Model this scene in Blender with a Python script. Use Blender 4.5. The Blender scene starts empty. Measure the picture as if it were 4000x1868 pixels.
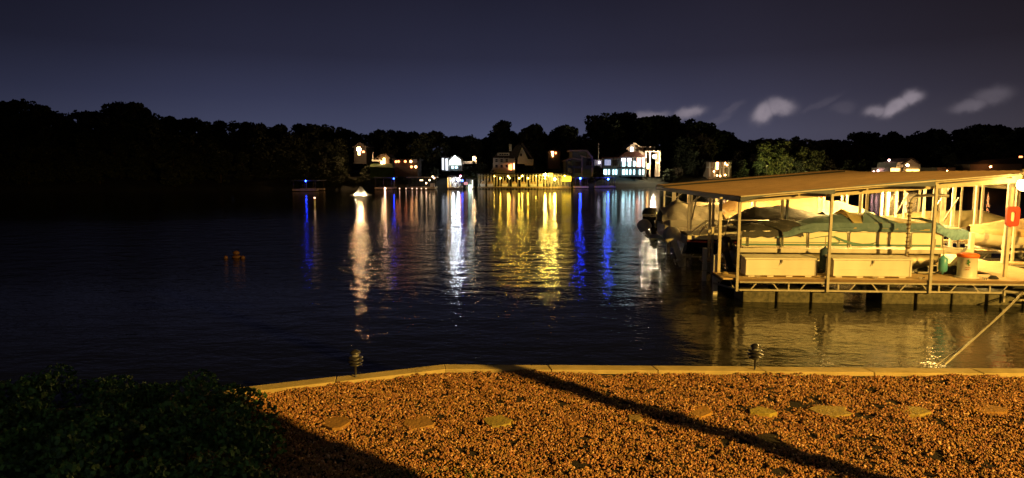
import bpy, math, random
import numpy as np
from mathutils import Vector, Matrix
R = math.radians
sc = bpy.context.scene
C = sc.collection
random.seed(7); rng = np.random.default_rng(7)

# ------------------------------------------------------------------ camera
F = 2555.6; CX = 2000.0; CY = 934.0; TH = R(6.2); CAMZ = 4.6
cam = bpy.data.cameras.new("camera"); cam.lens = 23.0; cam.sensor_width = 36.0
cam.clip_start = 0.1; cam.clip_end = 5000
camo = bpy.data.objects.new("camera", cam); C.objects.link(camo)
camo.location = (0, 0, CAMZ); camo.rotation_euler = (math.pi/2 - TH, 0, 0)
sc.camera = camo

def ray(x, y):
    a = (x-CX)/F; b = (CY-y)/F
    return Vector((a, math.cos(TH)+b*math.sin(TH), -math.sin(TH)+b*math.cos(TH)))
def W(x, y, Y):                       # the point seen at photo pixel x, y on the plane at distance Y
    d = ray(x, y); return Vector((d.x/d.y*Y, Y, CAMZ + d.z/d.y*Y))
def G(x, y, z=0.0):                   # the point seen at photo pixel x, y at height z
    d = ray(x, y); t = (z-CAMZ)/d.z; return Vector((d.x*t, d.y*t, z))
def XA(x, Y): return (x-CX)/F*Y/math.cos(TH)*0.991

# ------------------------------------------------------------------ colour management
sc.view_settings.view_transform = 'Standard'; sc.view_settings.look = 'None'
sc.view_settings.exposure = 0.0; sc.view_settings.gamma = 1.0
sc.cycles.max_bounces = 6; sc.cycles.transparent_max_bounces = 6
sc.cycles.use_denoising = True
sc.cycles.caustics_reflective = False; sc.cycles.caustics_refractive = False
sc.cycles.sample_clamp_indirect = 6.0

# ------------------------------------------------------------------ night sky
wd = bpy.data.worlds.new("World"); sc.world = wd; wd.use_nodes = True
nt = wd.node_tree; N = nt.nodes; L = nt.links; N.clear()
def wn(t, **k):
    n = N.new(t)
    for a, b in k.items(): setattr(n, a, b)
    return n
def wm(op, a, b=None, c=None, clamp=False):
    n = N.new('ShaderNodeMath'); n.operation = op; n.use_clamp = clamp
    for i, v in enumerate((a, b, c)):
        if v is None: continue
        if isinstance(v, (int, float)): n.inputs[i].default_value = v
        else: L.new(v, n.inputs[i])
    return n.outputs[0]
tc = wn('ShaderNodeTexCoord'); sep = wn('ShaderNodeSeparateXYZ'); L.new(tc.outputs['Generated'], sep.inputs[0])
X_, Y_, Z_ = sep.outputs
yy = wm('MAXIMUM', Y_, 0.05)
U_ = wm('DIVIDE', X_, yy); V_ = wm('DIVIDE', Z_, yy)
ramp = wn('ShaderNodeValToRGB'); el = ramp.color_ramp.elements
def S(r, g, b): return tuple(((c/255+0.055)/1.055)**2.4 if c > 10 else c/255/12.92 for c in (r, g, b)) + (1,)
el[0].position = 0.0; el[0].color = S(74, 78, 106)
el[1].position = 1.0; el[1].color = S(11, 12, 17)
for p, c in ((0.05, S(72, 76, 103)), (0.10, S(57, 60, 86)), (0.16, S(42, 43, 63)), (0.25, S(31, 31, 47)), (0.36, S(24, 24, 37))):
    e = el.new(p); e.color = c
L.new(wm('MAXIMUM', Z_, 0.0), ramp.inputs[0])
# town glow near the middle of the horizon, fading sideways
def gauss(u, c, w): 
    q = wm('DIVIDE', wm('SUBTRACT', u, c), w); return wm('EXPONENT', wm('MULTIPLY', wm('MULTIPLY', q, q), -1.0))
side = gauss(U_, 0.02, 0.62)
sidew = wm('MULTIPLY_ADD', side, 0.62, 0.42)
bigN = wn('ShaderNodeTexNoise'); bigN.inputs['Scale'].default_value = 2.3; bigN.inputs['Detail'].default_value = 3
L.new(tc.outputs['Generated'], bigN.inputs['Vector'])
sidew = wm('MULTIPLY', sidew, wm('MULTIPLY_ADD', bigN.outputs[0], 0.5, 0.75))
sky = wn('ShaderNodeMixRGB', blend_type='MULTIPLY'); sky.inputs[0].default_value = 1
L.new(ramp.outputs[0], sky.inputs[1])
comb = wn('ShaderNodeCombineColor')
# the right side is warmer (less blue)
warm = wm('MULTIPLY', U_, 0.36, clamp=True)
L.new(wm('MULTIPLY', sidew, wm('ADD', warm, 1.0)), comb.inputs[0])
L.new(sidew, comb.inputs[1]); L.new(wm('MULTIPLY', sidew, wm('SUBTRACT', 1.0, warm)), comb.inputs[2])
L.new(comb.outputs[0], sky.inputs[2])
# small lit clouds
cn = wn('ShaderNodeTexNoise'); cn.inputs['Scale'].default_value = 14; cn.inputs['Detail'].default_value = 5; cn.inputs['Roughness'].default_value = .55
L.new(tc.outputs['Generated'], cn.inputs['Vector'])
cn2 = wn('ShaderNodeTexNoise'); cn2.inputs['Scale'].default_value = 60; cn2.inputs['Detail'].default_value = 3
L.new(tc.outputs['Generated'], cn2.inputs['Vector'])
tot = None
def uv_of(x, y):
    d = ray(x, y); return d.x/d.y, d.z/d.y
for (px, py, ra, rb, tilt, amp) in ((2982, 440, 46, 32, 40, 1.0), (3046, 418, 54, 30, 0, .9), (3424, 434, 44, 20, 4, .7), (3500, 414, 60, 26, 32, 1.0), (3560, 382, 44, 25, 12, .9),
                                    (3795, 412, 74, 24, 10, .34), (3880, 378, 80, 34, 12, .26), (2700, 438, 52, 20, 14, .75), (2660, 462, 60, 14, 22, .5), (2530, 455, 90, 17, 4, .55), (2860, 425, 46, 14, 30, .12), (2810, 470, 60, 14, 30, .10), (3200, 405, 80, 12, 25, .08), (3290, 420, 50, 22, 5, .10)):
    cu, cv = uv_of(px, py); ca, sa = math.cos(R(tilt)), math.sin(R(tilt))
    du = wm('ADD', wm('SUBTRACT', U_, cu), wm('MULTIPLY_ADD', cn.outputs[0], 0.022, -0.011))
    dv = wm('ADD', wm('SUBTRACT', V_, cv), wm('MULTIPLY_ADD', cn2.outputs[0], 0.012, -0.006))
    p = wm('DIVIDE', wm('ADD', wm('MULTIPLY', du, ca), wm('MULTIPLY', dv, sa)), ra/F)
    q = wm('DIVIDE', wm('SUBTRACT', wm('MULTIPLY', dv, ca), wm('MULTIPLY', du, sa)), rb/F)
    r2 = wm('ADD', wm('MULTIPLY', p, p), wm('MULTIPLY', q, q))
    g = wm('MULTIPLY', wm('SUBTRACT', 1.0, wm('EXPONENT', wm('MULTIPLY', wm('EXPONENT', wm('MULTIPLY', r2, -2.2)), -5.0))), amp)
    tot = g if tot is None else wm('MAXIMUM', tot, g)
tot = wm('MULTIPLY', tot, wm('MULTIPLY_ADD', cn2.outputs[0], 0.7, 0.62), clamp=True)
cl = wn('ShaderNodeMixRGB'); L.new(wm('MULTIPLY', tot, 0.95), cl.inputs[0]); L.new(sky.outputs[0], cl.inputs[1]); cl.inputs[2].default_value = S(142, 132, 142)
bg = wn('ShaderNodeBackground'); L.new(cl.outputs[0], bg.inputs[0]); bg.inputs[1].default_value = 1.0
wo = wn('ShaderNodeOutputWorld'); L.new(bg.outputs[0], wo.inputs[0])

# ------------------------------------------------------------------ helpers
origin = {}
def world_of(o): return origin.get(o.name, Vector((0, 0, 0)))
def thing(name, label, cat, loc=(0, 0, 0), group=None):
    o = bpy.data.objects.new(name, None); C.objects.link(o); o.location = loc; o.empty_display_size = .3
    origin[o.name] = Vector(loc)
    o['label'] = label; o['category'] = cat
    if group: o['group'] = group
    return o
def tag(o, label, cat, group=None, kind=None):
    o['label'] = label; o['category'] = cat
    if group: o['group'] = group
    if kind: o['kind'] = kind
    return o
def struct(o, label=None):
    o['kind'] = 'structure'
    if label: o['label'] = label
    return o
def copy_tree(o, parent=None):
    c = o.copy(); C.objects.link(c); c.parent = parent
    for ch in list(o.children): copy_tree(ch, c)
    return c

class MB:
    def __init__(s, T=None): s.v = []; s.f = []; s.T = T
    def add(s, vs, fs):
        b = len(s.v)
        for p in vs:
            p = Vector(p); s.v.append(s.T(p) if s.T else p)
        s.f += [tuple(b+i for i in f) for f in fs]; return s
    def box(s, x0, y0, z0, x1, y1, z1, bev=0.0):
        x0, x1 = min(x0, x1), max(x0, x1); y0, y1 = min(y0, y1), max(y0, y1); z0, z1 = min(z0, z1), max(z0, z1)
        return s.add([(x0,y0,z0),(x1,y0,z0),(x1,y1,z0),(x0,y1,z0),(x0,y0,z1),(x1,y0,z1),(x1,y1,z1),(x0,y1,z1)],
                     [(0,3,2,1),(4,5,6,7),(0,1,5,4),(1,2,6,5),(2,3,7,6),(3,0,4,7)])
    def bar(s, p, q, w, h=None):           # square bar between two points
        p = Vector(p); q = Vector(q); h = h or w; d = (q-p).normalized()
        a = Vector((0, 0, 1)) if abs(d.z) < .9 else Vector((1, 0, 0))
        e = d.cross(a).normalized(); g = e.cross(d).normalized()
        vs = [c + e*sx*w/2 + g*sz*h/2 for c in (p, q) for sx, sz in ((-1,-1),(1,-1),(1,1),(-1,1))]
        return s.add(vs, [(0,1,2,3),(7,6,5,4),(0,4,5,1),(1,5,6,2),(2,6,7,3),(3,7,4,0)])
    def tube(s, pts, r, n=8, cap=True):
        pts = [Vector(p) for p in pts]; rs = r if isinstance(r, (list, tuple)) else [r]*len(pts)
        vs = []; fs = []; e = None
        for i, p in enumerate(pts):
            d = (pts[min(i+1, len(pts)-1)] - pts[max(i-1, 0)])
            d = d.normalized() if d.length > 1e-6 else Vector((0,0,1))
            if e is None:
                a = Vector((0, 0, 1)) if abs(d.z) < .9 else Vector((1, 0, 0)); e = d.cross(a).normalized()
            else: e = (e - d*e.dot(d)).normalized()
            g = d.cross(e)
            vs += [p + (e*math.cos(2*math.pi*k/n) + g*math.sin(2*math.pi*k/n))*rs[i] for k in range(n)]
        for i in range(len(pts)-1):
            for k in range(n): fs.append((i*n+k, i*n+(k+1)%n, (i+1)*n+(k+1)%n, (i+1)*n+k))
        if cap: fs += [tuple(range(n))[::-1], tuple((len(pts)-1)*n+k for k in range(n))]
        return s.add(vs, fs)
    def lathe(s, c, prof, n=16):
        c = Vector(c); vs = []; fs = []
        for r, z in prof: vs += [c + Vector((r*math.cos(2*math.pi*k/n), r*math.sin(2*math.pi*k/n), z)) for k in range(n)]
        for i in range(len(prof)-1):
            for k in range(n): fs.append((i*n+k, i*n+(k+1)%n, (i+1)*n+(k+1)%n, (i+1)*n+k))
        fs += [tuple(range(n))[::-1], tuple((len(prof)-1)*n+k for k in range(n))]
        return s.add(vs, fs)
    def prism(s, poly, off):
        off = Vector(off); poly = [Vector(p) for p in poly]; n = len(poly)
        return s.add(poly + [p+off for p in poly], [tuple(range(n)), tuple(range(2*n-1, n-1, -1))] + [(i, n+i, n+(i+1)%n, (i+1)%n) for i in range(n)])
    def sphere(s, c, r, n=10, sc_=(1,1,1)):
        c = Vector(c); prof = []
        vs = []; fs = []; m = n//2+1
        for i in range(m):
            t = math.pi*i/(m-1)
            for k in range(n): vs.append(c + Vector((math.sin(t)*math.cos(2*math.pi*k/n)*r*sc_[0], math.sin(t)*math.sin(2*math.pi*k/n)*r*sc_[1], math.cos(t)*r*sc_[2])))
        for i in range(m-1):
            for k in range(n): fs.append((i*n+k, (i+1)*n+k, (i+1)*n+(k+1)%n, i*n+(k+1)%n))
        return s.add(vs, fs)
    def grid(s, P):                        # P[i][j] points
        ni, nj = len(P), len(P[0]); vs = [p for row in P for p in row]
        return s.add(vs, [(i*nj+j, i*nj+j+1, (i+1)*nj+j+1, (i+1)*nj+j) for i in range(ni-1) for j in range(nj-1)])
    def build(s, name, mat, parent=None, smooth=False, bevel=0.0):
        o_ = Vector((0, 0, 0)); q = parent
        if q is not None: o_ = origin[q.name]
        me = bpy.data.meshes.new(name); me.from_pydata([tuple(v-o_) for v in s.v], [], s.f); me.update()
        me.materials.append(mat)
        if smooth: me.polygons.foreach_set('use_smooth', [True]*len(me.polygons))
        o = bpy.data.objects.new(name, me); C.objects.link(o)
        if parent is not None: o.parent = parent
        origin[o.name] = o_
        if bevel:
            m = o.modifiers.new('bevel', 'BEVEL'); m.width = bevel; m.segments = 2; m.limit_method = 'ANGLE'
        return o

def npmesh(name, verts, faces, mat, parent=None, attrs=None, smooth=False):
    me = bpy.data.meshes.new(name); verts = np.asarray(verts, dtype=np.float32); faces = np.asarray(faces, dtype=np.int32)
    o_ = origin[parent.name] if parent is not None else Vector((0,0,0))
    verts = verts - np.array(o_[:], dtype=np.float32)
    k = faces.shape[1]
    me.vertices.add(len(verts)); me.vertices.foreach_set('co', verts.ravel())
    me.loops.add(faces.size); me.loops.foreach_set('vertex_index', faces.ravel())
    me.polygons.add(len(faces)); me.polygons.foreach_set('loop_start', np.arange(0, faces.size, k, dtype=np.int32))
    if attrs:
        for a, vals in attrs.items():
            at = me.attributes.new(a, 'FLOAT', 'POINT'); at.data.foreach_set('value', np.asarray(vals, dtype=np.float32))
    me.update(calc_edges=True); me.validate()
    if smooth: me.polygons.foreach_set('use_smooth', np.ones(len(faces), dtype=bool))
    me.materials.append(mat)
    o = bpy.data.objects.new(name, me); C.objects.link(o)
    if parent is not None: o.parent = parent
    origin[o.name] = Vector(o_)
    return o

# ------------------------------------------------------------------ materials
def mat(name, c1, c2=None, rough=.6, metal=0.0, scale=6.0, bump=0.0, bscale=None, emit=None, es=0.0, detail=4, stretch=None, attr=None, spec=.5, trans=0.0):
    m = bpy.data.materials.new(name); m.use_nodes = True; n = m.node_tree.nodes; l = m.node_tree.links
    b = n['Principled BSDF']; b.inputs['Roughness'].default_value = rough; b.inputs['Metallic'].default_value = metal
    b.inputs['Specular IOR Level'].default_value = spec
    if trans: b.inputs['Transmission Weight'].default_value = trans
    c1 = tuple(c1)[:3]+(1,); b.inputs['Base Color'].default_value = c1
    if c2 is not None or bump:
        t = n.new('ShaderNodeTexCoord'); mp = n.new('ShaderNodeMapping'); l.new(t.outputs['Object'], mp.inputs[0])
        if stretch: mp.inputs['Scale'].default_value = stretch
    if c2 is not None:
        nz = n.new('ShaderNodeTexNoise'); nz.inputs['Scale'].default_value = scale; nz.inputs['Detail'].default_value = detail; l.new(mp.outputs[0], nz.inputs['Vector'])
        r = n.new('ShaderNodeValToRGB'); r.color_ramp.elements[0].position = .32; r.color_ramp.elements[1].position = .68
        r.color_ramp.elements[0].color = c1; r.color_ramp.elements[1].color = tuple(c2)[:3]+(1,)
        if attr:
            at = n.new('ShaderNodeAttribute'); at.attribute_name = attr; l.new(at.outputs['Fac'], r.inputs[0])
        else: l.new(nz.outputs[0], r.inputs[0])
        l.new(r.outputs[0], b.inputs['Base Color'])
    if bump:
        nb = n.new('ShaderNodeTexNoise'); nb.inputs['Scale'].default_value = bscale or scale*3; nb.inputs['Detail'].default_value = 3; l.new(mp.outputs[0], nb.inputs['Vector'])
        bp = n.new('ShaderNodeBump'); bp.inputs['Strength'].default_value = bump; bp.inputs['Distance'].default_value = .05
        l.new(nb.outputs[0], bp.inputs['Height']); l.new(bp.outputs[0], b.inputs['Normal'])
    if emit is not None:
        b.inputs['Emission Color'].default_value = tuple(emit)[:3]+(1,); b.inputs['Emission Strength'].default_value = es
    return m
def glow(name, c, s):
    return mat(name, (.8, .8, .8), emit=c, es=s, rough=.5)

SOD = (1.0, .56, .095)
M = {}
M['concrete'] = mat('concrete', (.46,.36,.16), (.32,.25,.10), .85, scale=3, bump=.35, bscale=60, detail=8)
M['soil'] = mat('soil', (.014,.009,.006), (.006,.004,.003), .95, scale=9, bump=.5, bscale=40)
M['bank'] = mat('bank_soil', (.02,.022,.012), (.010,.011,.007), .95, scale=.25, bump=.3, bscale=2)
M['lawn'] = mat('lawn', (.06,.11,.02), (.04,.07,.015), .95, scale=1.0)
M['deckwood'] = mat('deck_wood', (.60,.44,.25), (.42,.30,.17), .75, scale=3, stretch=(1, 9, 1), bump=.2, bscale=20)
M['edgewood'] = mat('edge_wood', (.20,.13,.075), (.12,.08,.045), .8, scale=2, stretch=(1,8,8))
M['galv'] = mat('galvanised_steel', (.40,.37,.32), (.30,.28,.24), .55, .25, scale=9)
M['postbright'] = mat('brightened_steel', (.58,.53,.42), (.44,.40,.31), .5, scale=5)  # paler steel for inner posts, lamp brightness put into the colour
M['galvdark'] = mat('weathered_steel', (.34,.31,.27), (.22,.20,.18), .6, .3, scale=7)
M['roofmetal'] = mat('roof_metal', (.19,.108,.055), (.13,.072,.036), .6, .0, scale=1.5, bump=.05, bscale=60)
M['fascia'] = mat('grey_fascia', (.05,.065,.10), (.04,.05,.075), .5, .2, scale=3)
M['under'] = mat('roof_underside', (.55,.48,.34), (.45,.39,.27), .7, scale=2)
M['float'] = mat('mossy_float', (.12,.11,.07), (.04,.04,.025), .7, scale=7, bump=.4, bscale=20)
M['white'] = mat('white_fibreglass', (.74,.72,.66), (.60,.57,.50), .45, scale=1.1, detail=8, stretch=(1,1,.35), bump=.05)
M['cream'] = mat('cream_panel', (.76,.72,.58), (.66,.61,.48), .4, scale=1.1)
M['silver'] = mat('aluminium', (.62,.60,.56), (.50,.48,.44), .35, .7, scale=3)
M['tube'] = mat('weathered_aluminium', (.50,.46,.36), (.30,.27,.20), .45, .5, scale=2.5)
M['teal'] = mat('teal_canvas', (.11,.18,.24), (.07,.13,.17), .8, scale=3, bump=.5, bscale=9)
M['aqua'] = mat('aqua_canvas', (.22,.40,.55), (.16,.31,.43), .75, scale=4, bump=.5, bscale=10)
M['tealline'] = mat('teal_stripe', (.07,.20,.17), (.05,.15,.13), .5, scale=2)
M['tan'] = mat('tan_canvas', (.52,.37,.20), (.42,.29,.15), .85, scale=1.2, bump=.5, bscale=5)
M['olive'] = mat('olive_tan_canvas', (.34,.29,.15), (.26,.22,.11), .85, scale=1.5, bump=.4, bscale=6)
M['greycan'] = mat('grey_canvas', (.48,.44,.36), (.36,.33,.27), .85, scale=1.6, bump=.6, bscale=6)
M['black'] = mat('black_gelcoat', (.012,.012,.014), (.02,.02,.022), .25, scale=3)
M['darkcan'] = mat('dark_canvas', (.03,.032,.035), (.05,.05,.06), .85, scale=2, bump=.5, bscale=8)
M['navy'] = mat('blue_canvas', (.03,.06,.10), (.04,.09,.11), .8, scale=2)
M['redp'] = mat('red_stripe', (.35,.03,.02), (.30,.03,.02), .4)
M['red'] = mat('red_plastic', (.75,.045,.02), (.62,.035,.018), .4, scale=5)
M['orange'] = mat('orange_plastic', (.85,.17,.02), (.75,.13,.015), .5, scale=6)
M['bluecyl'] = mat('blue_vinyl', (.10,.36,.44), (.07,.28,.36), .35, scale=5)
M['dullorange'] = mat('dull_orange', (.06,.02,.012), (.04,.015,.01), .7, scale=9)
M['rubber'] = mat('black_rubber', (.015,.015,.015), (.025,.025,.025), .8, scale=8)
M['rope'] = mat('rope', (.45,.34,.18), (.30,.22,.11), .9, scale=60, bump=.8, bscale=90)
M['bronze'] = mat('dark_bronze', (.02,.019,.021), (.032,.03,.03), .4, .3, scale=20)
M['lens'] = mat('frosted_lens', (.14,.14,.15), (.11,.11,.12), .2)
M['pole'] = mat('pole_wood', (.13,.09,.06), (.09,.06,.04), .9, scale=4)
M['siding'] = mat('pale_siding', (.55,.53,.48), (.48,.46,.42), .8, scale=2)
M['greysiding'] = mat('grey_siding', (.20,.21,.21), (.15,.16,.16), .8, scale=2)
M['beige'] = mat('beige_siding', (.30,.24,.17), (.25,.20,.14), .8, scale=2)
M['green_siding'] = mat('green_grey_siding', (.13,.16,.10), (.10,.12,.08), .8, scale=2)
M['brown_siding'] = mat('brown_siding', (.13,.09,.06), (.10,.07,.05), .8, scale=2)
M['roofdark'] = mat('dark_shingles', (.02,.018,.018), (.035,.028,.026), .9, scale=3)
M['rooftrim'] = mat('pale_trim', (.42,.34,.24), (.38,.30,.21), .7)
M['redroof'] = mat('reddish_shingles', (.14,.05,.035), (.10,.035,.03), .9, scale=3)
M['glassdark'] = mat('dark_glass', (.015,.015,.02), (.03,.03,.035), .12, scale=2)
M['bark'] = mat('bark', (.09,.065,.045), (.05,.037,.026), .95, scale=3)
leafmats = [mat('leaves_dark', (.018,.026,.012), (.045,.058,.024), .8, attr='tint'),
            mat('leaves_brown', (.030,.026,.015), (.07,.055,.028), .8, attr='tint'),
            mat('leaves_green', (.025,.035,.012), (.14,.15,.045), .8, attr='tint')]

# ------------------------------------------------------------------ the street lamp behind the camera: it lights gravel and dock
LAMP = Vector((26, -13.5, 15.0))
t = thing('street_lamp', 'tall sodium street lamp on a steel pole behind the house corner', 'street lamp', (LAMP.x+2.2, LAMP.y-1.2, 0.9))
mb = MB(); mb.tube([(LAMP.x+2.2, LAMP.y-1.2, .9), (LAMP.x+2.2, LAMP.y-1.2, 15.1)], [.14, .09]); mb.build('pole', M['galvdark'], t, True)
mb = MB(); mb.tube([(LAMP.x+2.2, LAMP.y-1.2, 15.0), (LAMP.x+1.2, LAMP.y-.7, 15.45), (LAMP.x+.2, LAMP.y-.15, 15.45)], .05); mb.build('arm', M['galvdark'], t, True)
mb = MB(); mb.sphere((LAMP.x, LAMP.y, 15.45), .4, 12, (1, 1, .35)); mb.build('lamp_head', M['galv'], t, True)
ld = bpy.data.lights.new('sodium_light', 'SPOT'); ld.energy = 134000; ld.color = SOD; ld.shadow_soft_size = .13
ld.spot_size = R(82); ld.spot_blend = .45
lo = bpy.data.objects.new('sodium_light', ld); C.objects.link(lo); lo.location = LAMP
lo.rotation_euler = Vector((-.55, .85, -.86)).to_track_quat('-Z', 'Y').to_euler()

# ------------------------------------------------------------------ water
def water_mat():
    m = bpy.data.materials.new('lake_water'); m.use_nodes = True; n = m.node_tree.nodes; l = m.node_tree.links
    b = n['Principled BSDF']; b.inputs['Base Color'].default_value = (.003, .004, .004, 1); b.inputs['Roughness'].default_value = .06
    b.inputs['IOR'].default_value = 1.33
    ge = n.new('ShaderNodeNewGeometry')
    def noise(sc_, st, det, rot=0):
        mp = n.new('ShaderNodeMapping'); mp.inputs['Scale'].default_value = st; mp.inputs['Rotation'].default_value = (0, 0, R(rot)); l.new(ge.outputs['Position'], mp.inputs[0])
        t = n.new('ShaderNodeTexNoise'); t.inputs['Scale'].default_value = sc_; t.inputs['Detail'].default_value = det; t.inputs['Roughness'].default_value = .5
        l.new(mp.outputs[0], t.inputs['Vector']); return t.outputs[0]
    h1 = noise(.8, (.7, 1.15, 1), 2, 12); h2 = noise(3.6, (.7, 1.25, 1), 3, -8)
    a = n.new('ShaderNodeMath'); a.operation = 'MULTIPLY_ADD'; l.new(h2, a.inputs[0]); a.inputs[1].default_value = .30; h3 = noise(9.0, (.75, 1.2, 1), 2, 20); a0 = n.new('ShaderNodeMath'); a0.operation = 'MULTIPLY_ADD'; l.new(h3, a0.inputs[0]); a0.inputs[1].default_value = .13; l.new(h1, a0.inputs[2]); l.new(a0.outputs[0], a.inputs[2])
    # calm and ruffled bands across the lake
    sp = n.new('ShaderNodeSeparateXYZ'); l.new(ge.outputs['Position'], sp.inputs[0])
    bn = noise(.035, (.5, 1, 1), 2, 5)
    dsn = n.new('ShaderNodeMath'); dsn.operation = 'MULTIPLY_ADD'; l.new(bn, dsn.inputs[0]); dsn.inputs[1].default_value = 26; l.new(sp.outputs[1], dsn.inputs[2])
    mr = n.new('ShaderNodeMapRange'); mr.inputs[1].default_value = 0; mr.inputs[2].default_value = 160; l.new(dsn.outputs[0], mr.inputs[0])
    cr = n.new('ShaderNodeValToRGB'); ce = cr.color_ramp.elements
    ce[0].position = (13+13)/160; ce[0].color = (.36,)*3+(1,); ce[1].position = 1; ce[1].color = (.22,)*3+(1,)
    for y_, v_ in ((21, .38), (28, 1.0), (50, 1.0), (58, .34), (100, .2)):
        e_ = ce.new((y_+13)/160); e_.color = (v_,)*3+(1,)
    l.new(mr.outputs[0], cr.inputs[0])
    am = n.new('ShaderNodeMath'); am.operation = 'MULTIPLY'; l.new(a.outputs[0], am.inputs[0]); l.new(cr.outputs[0], am.inputs[1]); a = am
    bp = n.new('ShaderNodeBump'); bp.inputs['Strength'].default_value = 1.0; bp.inputs['Distance'].default_value = .115
    l.new(a.outputs[0], bp.inputs['Height']); l.new(bp.outputs[0], b.inputs['Normal'])
    return m
M['water'] = water_mat()
mb = MB(); mb.grid([[(x, y, 0) for x in np.linspace(-700, 900, 9)] for y in np.linspace(9, 700, 5)][::-1])
struct(mb.build('water', M['water']))

# ------------------------------------------------------------------ seawall and gravel
GZ = .90; WZ = .95
A_ = G(950, 1512, WZ); B_ = G(1735, 1422, WZ); C_ = G(4000, 1440, WZ)
dAB = (B_-A_).normalized(); dBC = (C_-B_).normalized()
A0 = A_ - dAB*26; C0 = C_ + dBC*30
def wallY(x):
    return B_.y + (x-B_.x)*(dAB.y/dAB.x if x < B_.x else dBC.y/dBC.x)
t = thing('seawall', 'pale concrete seawall with a flat cap between the gravel and the lake', 'seawall', (B_.x, B_.y, 0))
WD = .30
# cap: outline extruded
nab = Vector((dAB.y, -dAB.x, 0)); nbc = Vector((dBC.y, -dBC.x, 0)); nb = (nab+nbc).normalized()/((nab+nbc).normalized().dot(nab))
outl = [A0, B_, C0, C0+nbc*WD, B_+nb*WD, A0+nab*WD]
mb = MB()
for a, b_, c, d in ((0,1,4,5), (1,2,3,4)):
    p0, p1, p2, p3 = [Vector((outl[i].x, outl[i].y, WZ)) for i in (a, b_, c, d)]
    ns = int((p1-p0).length/1.85)
    for k in range(ns):
        g = .006/(p1-p0).length; f0, f1 = k/ns+(g if k else 0), (k+1)/ns-(g if k < ns-1 else 0); jz = Vector((0, 0, random.uniform(-.006, .004)))
        mb.prism([p0.lerp(p1, f0)+jz, p0.lerp(p1, f1)+jz, p3.lerp(p2, f1)+jz, p3.lerp(p2, f0)+jz], (0, 0, -.14))
mb.build('cap', M['concrete'], t, bevel=.012)
mb = MB()
for a, b_, c, d in ((0,1,4,5), (1,2,3,4)):
    ps = [outl[i] for i in (a, b_, c, d)]
    k = nab if a == 0 else nbc
    mb.prism([Vector((p.x, p.y, WZ-.142)) + (k*.04 if j < 2 else k*-.04) for j, p in enumerate(ps)], (0, 0, -2.3))
mb.build('wall_face', M['concrete'], t)

def hnoise(x, y):
    return (.030*np.sin(x*2.1+1.3*np.sin(y*1.7)) * np.cos(y*2.7+x*.6) + .022*np.sin(x*6.3+2*np.sin(y*4.1))*np.sin(y*7.2+1.1*np.cos(x*3.3)) + .012*np.sin(x*15+3*np.sin(y*11))*np.cos(y*17+2*np.sin(x*9)))
NX, NY = 420, 150
xs = np.linspace(-26, 34, NX); P = []
vv = np.zeros((NX*NY, 3)); 
for i, x in enumerate(xs):
    y1 = wallY(x)-WD*.98
    ys = y1 - (np.linspace(0, 1, NY)**1.6)*(y1+40)
    vv[i*NY:(i+1)*NY, 0] = x; vv[i*NY:(i+1)*NY, 1] = ys; vv[i*NY:(i+1)*NY, 2] = GZ + hnoise(x, ys)*np.clip((y1-ys)/.5, 0, 1) - .02
ii, jj = np.meshgrid(np.arange(NX-1), np.arange(NY-1), indexing='ij'); q = (ii*NY+jj).ravel()
struct(npmesh('ground', vv, np.stack([q, q+NY, q+NY+1, q+1], 1)[:, ::-1], M['soil'], smooth=True))

# gravel stones, one mesh
def ico():
    p = (1+5**.5)/2
    v = np.array([(-1,p,0),(1,p,0),(-1,-p,0),(1,-p,0),(0,-1,p),(0,1,p),(0,-1,-p),(0,1,-p),(p,0,-1),(p,0,1),(-p,0,-1),(-p,0,1)], float); v /= np.linalg.norm(v[0])
    f = np.array([(0,11,5),(0,5,1),(0,1,7),(0,7,10),(0,10,11),(1,5,9),(5,11,4),(11,10,2),(10,7,6),(7,1,8),(3,9,4),(3,4,2),(3,2,6),(3,6,8),(3,8,9),(4,9,5),(2,4,11),(6,2,10),(8,6,7),(9,8,1)])
    return v, f
def rotmats(n, r):
    a = r.normal(size=(n, 4)); a /= np.linalg.norm(a, axis=1)[:, None]; w, x, y, z = a.T
    return np.stack([1-2*(y*y+z*z), 2*(x*y-z*w), 2*(x*z+y*w), 2*(x*y+z*w), 1-2*(x*x+z*z), 2*(y*z-x*w), 2*(x*z-y*w), 2*(y*z+x*w), 1-2*(x*x+y*y)], 1).reshape(-1, 3, 3)
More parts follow.
